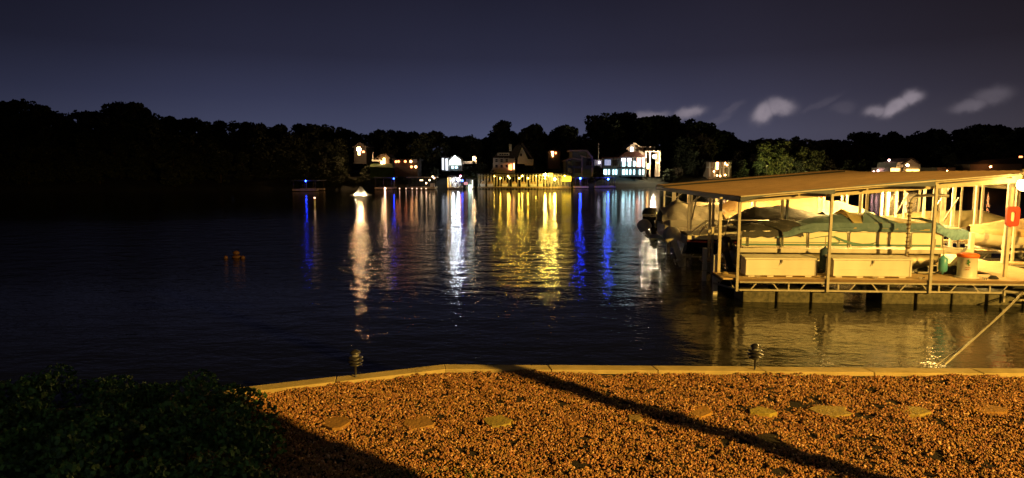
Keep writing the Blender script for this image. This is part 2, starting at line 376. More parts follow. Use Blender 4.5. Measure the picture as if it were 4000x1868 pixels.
def stones(n, x0, x1, y0, smin, smax, r):
    x = r.uniform(x0, x1, n); y1 = np.array([wallY(a) for a in x])-WD-.03
    y = y0 + (y1-y0)*r.uniform(0, 1, n)
    # bare patches
    pt = np.sin(x*2.9+2*np.sin(y*2.2))*np.sin(y*4.7+2.2*np.cos(x*1.9)) + .5*np.sin(x*7+y*5)*np.cos(y*9-x*3)
    hx = r.uniform(-5, 9, 460); hy = r.uniform(6.3, 12, 460); hk = r.uniform(size=460) < .25+.55*np.clip((hx+2)/8, 0, 1)+.35*np.clip((9-hy)/2.5, 0, 1)
    hx, hy = hx[hk], hy[hk]; hr_ = r.uniform(.022, .062, len(hx))*np.where(r.uniform(size=len(hx)) < .15, 1.7, 1)
    hole = np.zeros(n, bool)
    for a_, b_, c_ in zip(hx, hy, hr_): hole |= ((x-a_)**2 + ((y-b_)*.8)**2 < (c_*(1+.35*np.sin(np.arctan2(y-b_, x-a_)*3+a_*9)))**2)
    pt = pt*.6 + .55*np.sin(x*13+2*np.sin(y*11))*np.sin(y*17+1.5*np.sin(x*9)); keep = (pt < .80 - .16*np.clip(x, -3, 8)/8 + r.normal(size=n)*.10)
    frame = (np.abs(x) < y*.86+3.4)
    k = keep & frame & ~hole; x, y = x[k], y[k]; n = len(x)
    s = r.uniform(smin, smax, n)*np.where(r.uniform(size=n) < .05, 1.45, 1.0); sc3 = np.stack([s*r.uniform(.8,1.5,n), s*r.uniform(.7,1.1,n), s*r.uniform(.45,.8,n)], 1)
    v, f = ico(); V = v[None]*(1+.22*r.normal(size=(n,12,1))).clip(.6,1.35)*sc3[:, None]
    V = np.einsum('nij,nkj->nki', rotmats(n, r), V)
    V += np.stack([x, y, GZ+hnoise(x, y)+r.uniform(-.006, .014, n)], 1)[:, None]
    Fc = f[None] + (np.arange(n)*12)[:, None, None]
    tint = np.repeat(np.clip(r.beta(1.0, 2.0, n) + (r.uniform(size=n) > .96)*.5, 0, 1), 12)
    hue = np.repeat(r.uniform(size=n), 12)
    return V.reshape(-1, 3), Fc.reshape(-1, 3), tint, hue
gm = bpy.data.materials.new('gravel'); gm.use_nodes = True; n = gm.node_tree.nodes; l = gm.node_tree.links; b = n['Principled BSDF']; b.inputs['Roughness'].default_value = .75
a1 = n.new('ShaderNodeAttribute'); a1.attribute_name = 'tint'; a2 = n.new('ShaderNodeAttribute'); a2.attribute_name = 'hue'
r1 = n.new('ShaderNodeValToRGB'); r1.color_ramp.elements[0].color = (.045,.022,.012,1); r1.color_ramp.elements[1].color = (.95,.68,.45,1)
e = r1.color_ramp.elements.new(.35); e.color = (.19,.092,.034,1); e = r1.color_ramp.elements.new(.65); e.color = (.44,.235,.09,1)
r2 = n.new('ShaderNodeValToRGB'); r2.color_ramp.elements[0].color = (.24,.17,.04,1); r2.color_ramp.elements[1].color = (.40,.15,.10,1)
e = r2.color_ramp.elements.new(.5); e.color = (.36,.155,.03,1)
mx = n.new('ShaderNodeMixRGB'); mx.inputs[0].default_value = .5; l.new(a1.outputs['Fac'], r1.inputs[0]); l.new(a2.outputs['Fac'], r2.inputs[0]); l.new(r1.outputs[0], mx.inputs[1]); l.new(r2.outputs[0], mx.inputs[2]); l.new(mx.outputs[0], b.inputs['Base Color'])
V, Fc, ti, hu = stones(232000, -9.5, 14.5, 5.6, .008, .0195, rng)
tag(npmesh('gravel', V, Fc, gm, attrs={'tint': ti, 'hue': hu}), 'orange brown gravel of small loose stones covering the bank behind the seawall', 'gravel', kind='stuff')

# stepping stones
slabs = [ # px, py, half width px, half height px, tilt, mat, label
 (1322, 1652, 62, 30, 25, (.40,.24,.09), 'brown wedge shaped stepping stone nearest the dark shadow, leftmost of the row'),
 (1635, 1650, 62, 36, 12, (.42,.26,.10), 'large rounded brown stepping stone, second from the left in the row'),
 (1938, 1647, 60, 26, 4, (.44,.38,.13), 'pale yellow oval stepping stone, third from the left in the row'),
 (2220, 1637, 50, 20, -6, (.30,.15,.06), 'dark rusty stepping stone half covered by gravel, fourth from the left'),
 (2480, 1633, 32, 14, -4, (.38,.28,.12), 'small buried stepping stone touching the long pole shadow from below'),
 (2735, 1607, 58, 27, -15, (.46,.28,.09), 'orange angular stepping stone just above the long pole shadow'),
 (2975, 1606, 54, 16, -6, (.44,.38,.09), 'narrow yellow stepping stone with ragged edge right below the path light'),
 (3245, 1606, 76, 25, -6, (.44,.36,.12), 'wide jagged yellow stepping stone, third from the right edge'),
 (3560, 1606, 70, 18, -3, (.44,.37,.13), 'flat olive yellow stepping stone with straight edges, second from the right edge'),
 (3850, 1597, 74, 20, -12, (.42,.24,.08), 'orange brown sloping stepping stone, rightmost of the row')]
for (px, py, hw, hh, tl, col, lab) in slabs:
    c = G(px, py, GZ+.02); wx = hw/F*c.y; wy = hh/F*c.y*(c.y/3.5)
    col = (col[0]*.78, col[1]*.70, col[2]*.4); m_ = mat('flagstone', col, tuple(k*.72 for k in col), .8, scale=7, bump=.4, bscale=25, detail=6)
    r_ = random.Random(px); pts = []
    for k in range(9):
        a = 2*math.pi*k/9 + r_.uniform(-.27, .27); rr = r_.uniform(.70, 1.15)
        x = math.cos(a)*wx*rr; y = math.sin(a)*wy*rr
        ca, sa = math.cos(R(tl)), math.sin(R(tl)); x, y = x*ca-y*sa, x*sa+y*ca
        pts.append(Vector((x, y, .034 + x*.05 - y*.02)))
    mb = MB(); mb.prism([p+Vector((c.x, c.y, GZ)) for p in pts], (0, 0, -.075))
    o = mb.build('stepping_stone', m_, bevel=.008); tag(o, lab, 'stepping stone', 'stepping stones in a row across the gravel')

# path lights
def path_light(px, py, label):
    b = G(px, py, GZ); t = thing('path_light', label, 'path light', b, 'path lights along the seawall')
    mb = MB(); mb.lathe(b, [(.045,-.02),(.045,.01),(.021,.03),(.019,.24),(.024,.245),(.024,.27),(.012,.275)], 12); mb.build('stem', M['bronze'], t, True)
    for k in range(3):
        z = .285+k*.062; rr = (.115, .14, .135)[k]
        mb = MB(); mb.lathe(b, [(.05,z+.006),(rr,z-.012),(rr+.003,z-.008),(rr*.7,z+.008),(.05,z+.016)], 22); mb.build('louver', M['bronze'], t, True)
    mb = MB(); mb.lathe(b, [(.062,.272),(.062,.474)], 14); mb.build('lens', M['lens'], t, True)
    mb = MB(); mb.lathe(b, [(.095,.475),(.098,.482),(.07,.515),(.03,.535),(.008,.545)], 22); mb.build('cap', M['bronze'], t, True)
path_light(1390, 1483, 'dark tiered path light standing by the seawall in front of the open lake')
path_light(2948, 1455, 'dark tiered path light standing by the seawall in front of the golden dock reflection')

# the pole whose shadow crosses the gravel, and the house behind the camera
p1 = G(3400, 1868, GZ); dd = (Vector((LAMP.x, LAMP.y, GZ)) - p1); pp = p1 + dd*((1.0-p1.y)/dd.y)
t = thing('utility_pole', 'round wooden utility pole whose long shadow crosses the gravel', 'utility pole', (pp.x, pp.y, .85))
mb = MB(); mb.tube([(pp.x, pp.y, .85), (pp.x, pp.y, 9.3)], [.155, .125], 14); mb.build('shaft', M['pole'], t, True)
mb = MB(); mb.bar((pp.x-.8, pp.y-.16, 8.9), (pp.x+.8, pp.y-.16, 8.9), .1); mb.build('crossarm', M['pole'], t)
q1 = G(1690, 1868, GZ); dd = (Vector((LAMP.x, LAMP.y, GZ)) - q1); hc = q1 + dd*((-.9-q1.y)/dd.y)
t = thing('lake_house', 'dark sided house the photograph is taken from, its corner shading the lower left gravel', 'house', (hc.x-10, -5, .85))
mb = MB(); mb.box(hc.x-26, -9, .85, hc.x, -.9, 7.9); mb.build('wall', M['brown_siding'], t)
mb = MB(); mb.prism([(hc.x-26.3, -.6, 7.9), (hc.x-26.3, -9.3, 7.9), (hc.x-26.3, -5, 9.6)], (26.5, 0, 0)); mb.build('roof', M['roofdark'], t)
for k in range(5):
    mb = MB(); mb.box(hc.x-22+k*4.5, -.898, 4.2, hc.x-20.4+k*4.5, -.86, 5.9); mb.build('window', glow('added_fill_window', (.88,.93,1), 1.5), t)  # panes glow as added fill for the shaded gravel and hedge

# hedge at the lower left
def leaf_cloud(n, centers, radii, size, r, flat=.6, up=.5):
    ci = r.integers(0, len(centers), n); d = r.normal(size=(n, 3)); d /= np.linalg.norm(d, axis=1)[:, None]
    rad = r.uniform(.55, 1.0, n)**.5
    P = centers[ci] + d*rad[:, None]*radii[ci]
    s = size*r.uniform(.55, 1.35, n)
    Rm = rotmats(n, r)
    q = np.array([(-.5,-.5,0),(.5,-.5,.12),(.5,.5,0),(-.5,.5,-.12)])*np.array([1, flat, 1])
    V = np.einsum('nij,kj->nki', Rm, q)*s[:, None, None] + P[:, None]
    Fc = np.arange(n*4).reshape(-1, 4)
    tint = np.repeat(np.clip(r.uniform(0, 1, n)*.7 + .3*r.uniform(0, 1, len(centers))[ci], 0, 1), 4)
    return V.reshape(-1, 3), Fc, tint
t = thing('hedge', 'dark leafy juniper hedge filling the lower left corner by the seawall', 'hedge', (-6.5, 7.5, GZ))
cs = []; rs = []
for k in range(620):
    y = rng.uniform(4.2, 9.7); xr = -3.15 + .25*math.sin(y*1.9) + max(0, 9-y)*.12 - max(0, y-9.0)*1.0
    x = xr - abs(rng.normal())*0.0 - rng.uniform(0, 1)**.8*8.5
    edge = min(1, (xr-x+.15)/.9, (10.0-y)/.5+.35)
    top = (.12+.42*edge**.6 + .07*math.sin(x*2.7+1) + .06*math.sin(x*5.3+y*2))
    cs.append((x, y, GZ + top*rng.uniform(.35, 1))); rs.append((.26, .26, .17))
V, Fc, ti = leaf_cloud(100000, np.array(cs), np.array(rs), .055, rng)
npmesh('foliage', V, Fc, mat('hedge_leaves', (.018,.05,.014), (.09,.20,.04), .7, attr='tint'), t, {'tint': ti})
mb = MB()
for k in range(60):
    c = cs[k*9]; mb = MB(); mb.tube([(c[0]+random.uniform(-.2,.2), c[1], GZ-.02), (c[0], c[1], c[2])], [.018, .007], 5); mb.build('stem', M['bark'], t)
# grass tufts
n = 2600; x = rng.uniform(-2.4, .6, n); y = rng.uniform(6.0, 7.9, n); k = (y < 7.75-.16*np.abs(x+.9)) & (np.sin(x*5+y*3)+np.sin(y*7-x*4) > -.3); x, y = x[k], y[k]; n = len(x)
an = rng.uniform(0, 6.28, n); h = rng.uniform(.04, .10, n); w_ = .004
bx_, by_ = np.cos(an)*w_, np.sin(an)*w_; lx, ly = rng.normal(size=n)*.03, rng.normal(size=n)*.03
V = np.stack([np.stack([x-bx_, y-by_, GZ+0*x], 1), np.stack([x+bx_, y+by_, GZ+0*x], 1), np.stack([x+lx, y+ly, GZ+h], 1)], 1).reshape(-1, 3)
tag(npmesh('grass', V, np.arange(n*3).reshape(-1, 3), mat('grass_blades', (.05,.11,.02), (.08,.14,.03), .8)), 'sparse green grass blades in the shaded gravel at the bottom', 'grass', kind='stuff')

# ================================================================== the covered dock
O = G(2885, 1180, 0); a5 = R(3.5); E1 = Vector((math.cos(a5), -math.sin(a5), 0)); E2 = Vector((math.sin(a5), math.cos(a5), 0))
ZO = 0.0
def D(p): return O + E1*p[0] + E2*p[1] + Vector((0, 0, p[2]+ZO))
def u_at(px, v, y=900):               # dock coordinate u of the point seen in column px on the line at v
    d = ray(px, y); s = d.x/d.y; b = O + E2*v
    return (s*b.y - b.x)/(E1.x - s*E1.y)
def z_at(py, u, v):
    p = D((u, v, 0)); d = ray(2000+0, py); return CAMZ + d.z/d.y*p.y - ZO
DZ = .83; UR = 9.9; UW = 19.8; VL = 17.8; EZ = 3.66; SL = .086
dock = thing('covered_boat_dock', 'large floating covered boat dock with brown metal roof and lit walkway', 'boat dock', D((UR, 10, 0)))
fingers = [4.25, 8.45, 12.65]
mb = MB(D); mb.box(-.55, 0, DZ-.05, UW, 1.35, DZ)                      # near walkway
mb.box(9.25, 1.36, DZ-.05, 11.3, 16.0, DZ); mb.box(-.4, 16.01, DZ-.05, UW, 16.9, DZ)
for f in fingers: mb.box(-.3, f, DZ-.05, 9.24, f+.62, DZ); mb.box(11.31, f, DZ-.05, UW, f+.62, DZ)
mb.build('deck', M['deckwood'], dock)
mb = MB(D)
k = 0.0
mb.box(-.15, -.05, .735, UW, -.01, DZ-.004)
mb.box(-.60, .1, .735, -.553, 1.35, DZ-.004)
mb.build('edge_board', M['edgewood'], dock)
mb = MB(D)
def truss(p, q, z0, z1, nseg):
    p = Vector(p); q = Vector(q)
    mb.bar((p.x,p.y,z1), (q.x,q.y,z1), .05); mb.bar((p.x,p.y,z0), (q.x,q.y,z0), .06)
    for i in range(nseg):
        for f0, f1 in ((.32, .10),(.62, .86)):
            a = p.lerp(q, (i+f0-.04)/nseg); b_ = p.lerp(q, (i+f1)/nseg)
            if f0 < .5: a = p.lerp(q, (i+.36)/nseg); b_ = p.lerp(q, (i+.22)/nseg)
            else: a = p.lerp(q, (i+.66)/nseg); b_ = p.lerp(q, (i+.80)/nseg)
            mb.bar((a.x,a.y,z1), (b_.x,b_.y,z0), .035)
        a = p.lerp(q, i/nseg)
        if i: mb.bar((a.x,a.y,z1), (a.x,a.y,z0), .05)
truss((0,-.03,0), (UW,-.03,0), .43, .705, 12)
truss((-.55,1.3,0), (-.02,.0,0), .43, .705, 1)
for f in fingers: truss((-.3,f,0), (9.2,f,0), .43, .72, 5); truss((11.3,f,0), (UW,f,0), .43, .72, 5)
mb.build('truss', M['galv'], dock)
def fl(u0, v0, u1, v1, z1=.40):
    m_ = MB(D); m_.box(u0, v0, -.15, u1, v1, z1); m_.build('float', M['float'], dock, bevel=.05)
us = np.arange(.15, UW-1, 1.16)
for i, u in enumerate(us):
    if i == 3: continue
    fl(u, .02, u+1.09+.03*math.sin(i*3), 1.2, .38+.02*math.sin(i*2.3))
for f in fingers:
    for u in (.2, 3.0, 6.0, 12.0, 15.0, 18.0): fl(u, f+.03, u+1.5, f+.6)
for v in (3, 6.5, 10, 14): fl(9.4, v, 11.1, v+1.2)
# posts
RT = .0095
def roofz(u, v=0): return EZ - .09 - RT*v + SL*min(u, UW-u)
posts = []
near_px = (2884, 3240, 3642)
for px in near_px: posts.append((u_at(px, -.02), -.09, .40, .085))
posts += [(u_at(3925, .75, 1080), .75, DZ, .10), (14.0, -.09, .4, .1), (18.0, -.09, .4, .1), (-.40, 1.25, .5, .10)]
for f in fingers:
    for u in (.08, 3.0, 6.1, 9.0): posts += [(u, f+.03, .3, .09), (u, f+.6, .3, .09)]
    for u in (11.5, 12.9, 14.4, 15.8, 17.3, 18.7): posts += [(u, f+.03, .3, .10)]
    for u in (12.2, 15.1, 18.0): posts += [(u, f+.6, .3, .08)]
    posts += [(UW-.1, f+.3, .3, .10)]
for u in (.1, 3.1, 6.2, 9.2, 11.3, 14.5, 17.5, UW-.1): posts.append((u, 16.1, .3, .10))
for u in (1.6, 4.6, 7.7, 13, 16): posts.append((u, 16.75, .3, .10))
for (u, v, z0, w) in posts:
    m_ = MB(D); top = roofz(max(u, 0), v); m_.box(u-w/2, v-w/2, z0, u+w/2, v+w/2, top); m_.build('post', M['galv'] if v < 0 else M['postbright'], dock)
# white pile sleeves at the finger ends
for (u, v, z0, z1) in ((-.47, 1.42, .0, 1.45), (-.2, 4.3, -.1, 1.35), (-.2, 8.5, -.1, 1.5), (-.2, 12.7, 0, 1.5), (10.6, 4.9, .8, 2.0), (9.4, 6.9, .8, 2.1), (11.6, 4.4, .2, 1.9)):
    m_ = MB(D); m_.box(u-.08, v-.08, z0, u+.08, v+.08, z1); m_.build('pile_sleeve', M['white'], dock)
# roof, near section and raised far section, both slopes
VS = 15.2
def roof_sec(v0, v1, dz, fr):
    th = .05
    for nm, ua, ub in (('l', -.12, UR), ('r', UR, UW+.12)):
        za = EZ+dz+(SL*ua if nm == 'l' else SL*(UW-ua)); zb = EZ+dz+(SL*ub if nm == 'l' else SL*(UW-ub))
        m_ = MB(D); m_.prism([(ua,v0,za-RT*v0),(ub,v0,zb-RT*v0),(ub,v1,zb-RT*v1),(ua,v1,za-RT*v1)], (0,0,-th))
        for k in range(int((v1-v0)/.55)):
            v = v0+.3+k*.55; m_.prism([(ua,v,za+.001-RT*v),(ub,v,zb+.001-RT*v),(ub,v+.05,zb+.001-RT*v),(ua,v+.05,za+.001-RT*v)], (0,0,.022))
        ro = m_.build('roof', M['roofmetal'], dock)
        if fr:
            m_ = MB(D); m_.prism([(ua+.02,v0+.02,za-th-.004-RT*v0),(ub,v0+.02,zb-th-.004-RT*v0),(ub,v1,zb-th-.004-RT*v1),(ua+.02,v1,za-th-.004-RT*v1)], (0,0,-.03)); m_.build('ceiling', M['under'], dock)
roof_sec(-.25, VS, 0, True); roof0 = [o for o in dock.children if o.name.startswith('roof')][0]; roof_sec(VS, VL, .095, True)
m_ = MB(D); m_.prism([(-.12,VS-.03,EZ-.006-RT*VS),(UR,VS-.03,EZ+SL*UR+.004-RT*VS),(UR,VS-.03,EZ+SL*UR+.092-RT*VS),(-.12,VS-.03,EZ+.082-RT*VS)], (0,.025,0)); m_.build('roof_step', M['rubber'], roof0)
# pale front trim along the whole gable, grey fascia on the left three bays, along the left eave
uF = u_at(3655, -.3)
m_ = MB(D); m_.prism([(-.14,-.30,EZ+.01),(UR,-.30,EZ+.01+SL*UR),(UR,-.30,EZ-.03+SL*UR),(-.14,-.30,EZ-.03)], (0,.045,0)); m_.prism([(UR,-.30,EZ+.01+SL*UR),(UW,-.30,EZ+.01),(UW,-.30,EZ-.05),(UR,-.30,EZ-.05+SL*UR)], (0,.045,0)); m_.build('gable_trim', M['galv'], roof0)
def vp(x, y): 
    u = u_at(x, -.28, y); return (u, -.28, z_at(y, u, -.28))
for tri in (((2893,772),(3030,757),(2893,789)), ((3036,749),(3262,734),(3262,759)), ((3312,728),(3655,700),(3655,728))):
    m_ = MB(D); m_.prism([vp(*q_) for q_ in tri], (0,.03,0)); m_.build('valance', M['fascia'], roof0)
m_ = MB(D); m_.prism([(-.16,-.22,EZ-.20),(-.16,-.22,EZ-.03),(-.16,VL,EZ-.03-RT*VL),(-.16,VL,EZ-.20-RT*VL)], (.035,0,0)); m_.build('eave_trim', M['fascia'], roof0)
m_ = MB(D)
for v in [0.05, 1.3]+[f+.3 for f in fingers]:
    e0 = EZ; EZ = EZ-RT*v; m_.prism([(0,v,EZ-.10),(UR,v,EZ-.10+SL*UR),(UR,v,EZ-.32+SL*UR),(0,v,EZ-.24)], (0,.06,0))
    m_.prism([(UR,v,EZ-.10+SL*UR),(UW,v,EZ-.10),(UW,v,EZ-.26),(UR,v,EZ-.26+SL*UR)], (0,.06,0)); EZ = e0
m_.build('rafter', M['under'], dock)
m_ = MB(D)
for u in (1.8, 4.0, 6.2, 8.6, 11.2, 13.6, 15.8, 18):
    z = EZ-.092+SL*min(u, UW-u); m_.bar((u,-.2,z-.02), (u,VL-.2,z-.02-RT*VL), .06, .05)
m_.build('purlin', M['under'], dock)
def brace(p, q):
    m_ = MB(D); m_.bar(p, q, .05); m_.build('brace', M['galv'], dock)
for f in fingers[1:]:
    for u in (.1, 11.5):
        brace((u, f+.6, 2.9), (u+.9, f+.6, 3.55+SL*min(u,UW-u))); brace((u, f, 2.2), (u, f-1.0, 3.3))
brace((.08,13.3,3.0),(.08,16.0,3.0)); brace((.08,9.1,2.9),(.08,12.6,2.9))

# dock lamps: one in view at the gable, others under the ridge
def dock_lamp(p, label, r=.15, s=190, group='sodium lamps under the dock roof', col=(1,.62,.16)):
    p = Vector(p); t = thing('dock_lamp', label, 'lamp', D(p), group)
    q = D(p)
    mb = MB(); mb.lathe(q, [(.05,.50),(.11,.49),(.11,.36),(.05,.33),(.05,.20),(.115,.17),(.115,.12)], 14); mb.build('housing', M['rooftrim'], t, True)
    mb = MB(); mb.sphere(q, r, 14, (1,1,1.05)); mb.build('globe', glow('sodium_globe', col, s), t, True)
ul = u_at(3998, -.55, 722)
dock_lamp((ul, -.55, z_at(722, ul, -.55)), 'bright yellow globe lamp under the front gable of the dock at the right edge', .19, 80)
for (lu, lv, lz, lp, lb) in ((8.75, 3.3, 4.1, 22, 'globe lamp hidden under the ridge over the pontoon boat bow'), (8.75, 7.9, 4.05, 750, 'globe lamp under the ridge above the second finger pier'), (8.75, 13.4, 4.0, 750, 'globe lamp under the ridge above the fourth slip'), (6.0, 6.8, 3.76, 200, 'globe lamp under the left roof slope above the first finger pier'),
                             (3.2, 8.7, 3.5, 70, 'globe lamp under the low left eave over the red striped boat'), (3.2, 13.2, 3.45, 110, 'globe lamp under the low left eave over the black boat'), (10.9, 10.6, 4.14, 500, 'globe lamp under the right roof slope beside the ridge over the walkway')):
    p = D((lu, lv, lz)); t = thing('dock_lamp', lb, 'lamp', p, 'sodium lamps under the dock roof')
    mb = MB(); mb.lathe((p.x, p.y, lz), [(.12,.20),(.12,.11),(.06,.09)], 12); mb.build('housing', M['rooftrim'], t, True)
    mb = MB(); mb.sphere(p, .24, 14, (1,1,.42)); mb.build('globe', glow('sodium_globe', (1,.62,.17), lp*4.4), t, True)
for (lu, lv, px, py) in ((5.0, 12.62, 3110, 757), (5.9, 12.62, 3211, 765)):
    lu = u_at(px, lv, py); z = z_at(py, lu, lv); m_ = MB(D); m_.box(lu-.16, lv-.1, z-.16, lu+.16, lv-.02, z+.16)
    t = thing('extinguisher_box', 'small red extinguisher box hanging deep in the dock, %s of the two' % ('left' if px < 3200 else 'right'), 'extinguisher box', D((lu, lv, z))); m_.build('case', M['red'], t, bevel=.02)
    m_ = MB(D); m_.box(lu-.05, lv-.115, z-.06, lu+.05, lv-.101, z+.06); m_.build('label_plate', M['cream'], t)

# ------------------------------------------------------------------ things on the dock
def dock_box(px0, px1, v, label, h=.68):
    u0, u1 = u_at(px0, v, 1050), u_at(px1, v, 1050); t = thing('dock_box', label, 'dock box', D(((u0+u1)/2, v+.3, DZ)), 'white storage boxes on the dock edge')
    mb = MB(D); mb.box(u0, v, DZ+.05, u1, v+.62, DZ+h-.07); mb.build('body', M['white'], t, bevel=.02)
    mb = MB(D); mb.prism([(u0-.04,v-.05,DZ+h-.065),(u1+.04,v-.05,DZ+h-.065),(u1+.04,v-.05,DZ+h-.01),(u0-.04,v-.05,DZ+h-.01)], (0,.70,.05)); lid = mb.build('lid', M['white'], t, bevel=.012)
    mb = MB(D)
    for k in range(4): 
        x = u0+.12+(u1-u0-.5)*k/3
        mb.box(x, v+.05, DZ+.001, x+.22, v+.55, DZ+.045)
    mb.build('skids', M['white'], t)
    mb = MB(D); mb.box((u0+u1)/2-.02, v-.062, DZ+h-.16, (u0+u1)/2+.03, v-.052+.05, DZ+h-.07); mb.tube([((u0+u1)/2, v-.06, DZ+h-.14), ((u0+u1)/2-.05, v-.07, DZ+h-.24)], .012, 6); mb.build('latch', M['galvdark'], lid)
    mb = MB(D)
    for x in (u0+.01, u1-.07): mb.box(x, v-.022, DZ+.06, x+.06, v-.004, DZ+h-.07)
    mb.box(u0+.08, v-.012, DZ+.30, u1-.08, v-.003, DZ+.315)
    mb.build('corner_trim', M['white'], t)
dock_box(2912, 3192, .32, 'long white dock box with its lid at the left end of the walkway')
dock_box(3254, 3562, .32, 'long white dock box in the middle between the two steel posts')

def fender(u, v, z0, z1, r, label, matk, rope_to):
    t = thing('boat_fender', label, 'boat fender', D((u, v, z0)), 'blue boat fenders hanging by the walkway')
    p = D((u, v, 0)); h = z1-z0
    mb = MB(); mb.lathe((p.x, p.y, 0), [(.02,z0-.10),(.04,z0-.03),(r*.7,z0),(r,z0+.05),(r,z1-.07),(r*.75,z1-.02),(.05,z1+.02),(.03,z1+.08)], 16); mb.build('body', M[matk], t, True)
    mb = MB(); mb.tube([(p.x, p.y, z1+.05), (p.x+.02, p.y+.05, rope_to)], .012, 6); mb.build('rope', M['rope'], t)
u = u_at(3683, .95, 1040); fender(u, .95, .98, 1.50, .145, 'bright aqua blue cylindrical fender hanging left of the white bin', 'bluecyl', 2.0)
u = u_at(3222, 1.15, 1000); fender(u, 1.15, 1.0, 1.75, .17, 'dark blue pointed fender in the gap between the two white boxes', 'navy', 2.2)

# white bin with orange lid
u = u_at(3778, .62, 1050); p = D((u, .62, 0)); t = thing('rubbish_bin', 'white round bin with orange lid, green emblem and red scrawl on the walkway', 'bin', (p.x, p.y, DZ))
mb = MB(); mb.lathe((p.x, p.y, DZ), [(.36,.0),(.36,.035),(.31,.04),(.295,.06),(.295,.72),(.31,.73)], 28); mb.build('body', M['white'], t, True)
mb = MB(); mb.lathe((p.x, p.y, DZ), [(.315,.72),(.335,.74),(.335,.80),(.31,.83),(.20,.86),(.05,.865)], 28); mb.build('lid', M['orange'], t, True)
green = mat('green_paint', (.05,.18,.05), (.04,.13,.04), .6)
def on_bin(name, shapes, m_):
    mb = MB(); 
    for (a0, z0, w, h, rot) in shapes:
        ang = math.atan2(-p.y, -p.x) + a0; c = Vector((p.x+.300*math.cos(ang), p.y+.300*math.sin(ang), DZ+z0)); e = Vector((-math.sin(ang), math.cos(ang), 0)); up = Vector((0,0,1))
        ca, sa = math.cos(rot), math.sin(rot); e2, u2 = e*ca+up*sa, up*ca-e*sa; nn = Vector((math.cos(ang), math.sin(ang), 0))*.012
        mb.prism([c-e2*w-u2*h, c+e2*w-u2*h, c+e2*w+u2*h, c-e2*w+u2*h], nn)
    mb.build(name, m_, t)
on_bin('emblem', [(.08,.56,.055,.022,.5),(.10,.60,.05,.02,-.6),(.05,.52,.03,.02,.2),(.09,.64,.015,.03,.0),(.12,.50,.012,.05,.3)], green)
on_bin('lettering', [(.06,.38,.035,.008,.1),(.22,.385,.03,.008,-.1),(-.08,.385,.025,.008,.15),(.05,.32,.05,.008,.0),(-.12,.31,.025,.008,.1)], mat('red_writing', (.35,.08,.04)))

# small cart beside the bin
u = u_at(3725, 1.05, 1060); p = D((u, 1.05, 0)); t = thing('dock_cart', 'small cart with black wheel and pale tray leaning left of the white bin', 'cart', (p.x, p.y, DZ))
mb = MB(D)
for k in range(14):
    a = 2*math.pi*k/14; b_ = 2*math.pi*(k+1)/14
    mb.prism([(u+.17*math.cos(a), 1.0, DZ+.19+.17*math.sin(a)), (u+.17*math.cos(b_), 1.0, DZ+.19+.17*math.sin(b_)), (u+.06*math.cos(b_), 1.0, DZ+.19+.06*math.sin(b_)), (u+.06*math.cos(a), 1.0, DZ+.19+.06*math.sin(a))], (0,.09,0))
mb.build('wheel', M['rubber'], t)
mb = MB(D); mb.prism([(u-.05,1.1,DZ+.30),(u+.45,1.1,DZ+.95),(u+.55,1.1,DZ+.90),(u+.30,1.1,DZ+.28)], (0,.22,0)); mb.build('tray', M['cream'], t)
mb = MB(D); mb.tube([(u-.05,1.12,DZ+.3),(u-.6,1.12,DZ+.06),(u-1.0,1.12,DZ+.03)], .02, 6); mb.build('handle', M['rubber'], t)

# red rescue float on the post
u = u_at(3957, .62, 850); z = z_at(846, u, .62)
t = thing('rescue_float', 'red rounded rescue float with a pale slot hung on the dock post', 'rescue float', D((u, .6, z)))
def rrect(w, h, r, cz, n=5, v=.6):
    pts = []
    for cx, cy, a0 in ((w-r, h-r, 0), (-w+r, h-r, 90), (-w+r, -h+r, 180), (w-r, -h+r, 270)):
        for k in range(n): a = R(a0+90*k/(n-1)); pts.append((u+cx+r*math.cos(a), v, cz+cy+r*math.sin(a)))
    return pts
mb = MB(D); o_ = rrect(.21, .34, .12, z); i_ = rrect(.075, .17, .06, z+.0)
nn = len(o_); mb.add(o_+i_, [(k, (k+1)%nn, nn+(k+1)%nn, nn+k) for k in range(nn)])
mb.add([(a, b_+.1, c) for a, b_, c in o_]+[(a, b_+.1, c) for a, b_, c in i_], [(nn+k, nn+(k+1)%nn, (k+1)%nn, k) for k in range(nn)])
mb.add(o_+[(a, b_+.1, c) for a, b_, c in o_], [(nn+k, nn+(k+1)%nn, (k+1)%nn, k) for k in range(nn)]); mb.add(i_+[(a, b_+.1, c) for a, b_, c in i_], [(k, (k+1)%nn, nn+(k+1)%nn, nn+k) for k in range(nn)])
mb.build('ring', M['red'], t)
mb = MB(D); mb.prism([(a, .66, c) for a, b_, c in rrect(.085, .18, .06, z)], (0,.02,0)); mb.build('back_plate', M['cream'], t)

# bent standpipe by the second box
u = u_at(3540, 1.2, 1000)
t = thing('standpipe', 'tall mottled pipe bending over to the right behind the second white box', 'pipe', D((u, 1.2, DZ)))
pts = [(u,1.2,DZ),(u,1.2,1.4),(u+.02,1.2,2.3),(u+.03,1.2,3.35)]
for k in range(1, 7): a = math.pi/2*k/6; pts.append((u+.03+.32*(1-math.cos(a)), 1.2, 3.35+.28*math.sin(a)))
pts += [(u+.9,1.2,3.66),(u+1.3,1.2,3.62)]
mb = MB(D); mb.tube(pts, .05, 8); mb.build('pipe', M['galv'], t, True)
mb = MB(D)
for k in range(17):
    z = 1.0+k*.145+random.uniform(-.03,.03); mb.tube([(u+.02,1.2,z),(u+.02+random.uniform(-.02,.02),1.2,z+random.uniform(.03,.09))], .062+random.uniform(0,.02), 7)
mb.build('rope_wrap', mat('old_rope', (.16,.11,.06), (.10,.07,.04), .9, scale=30), t)

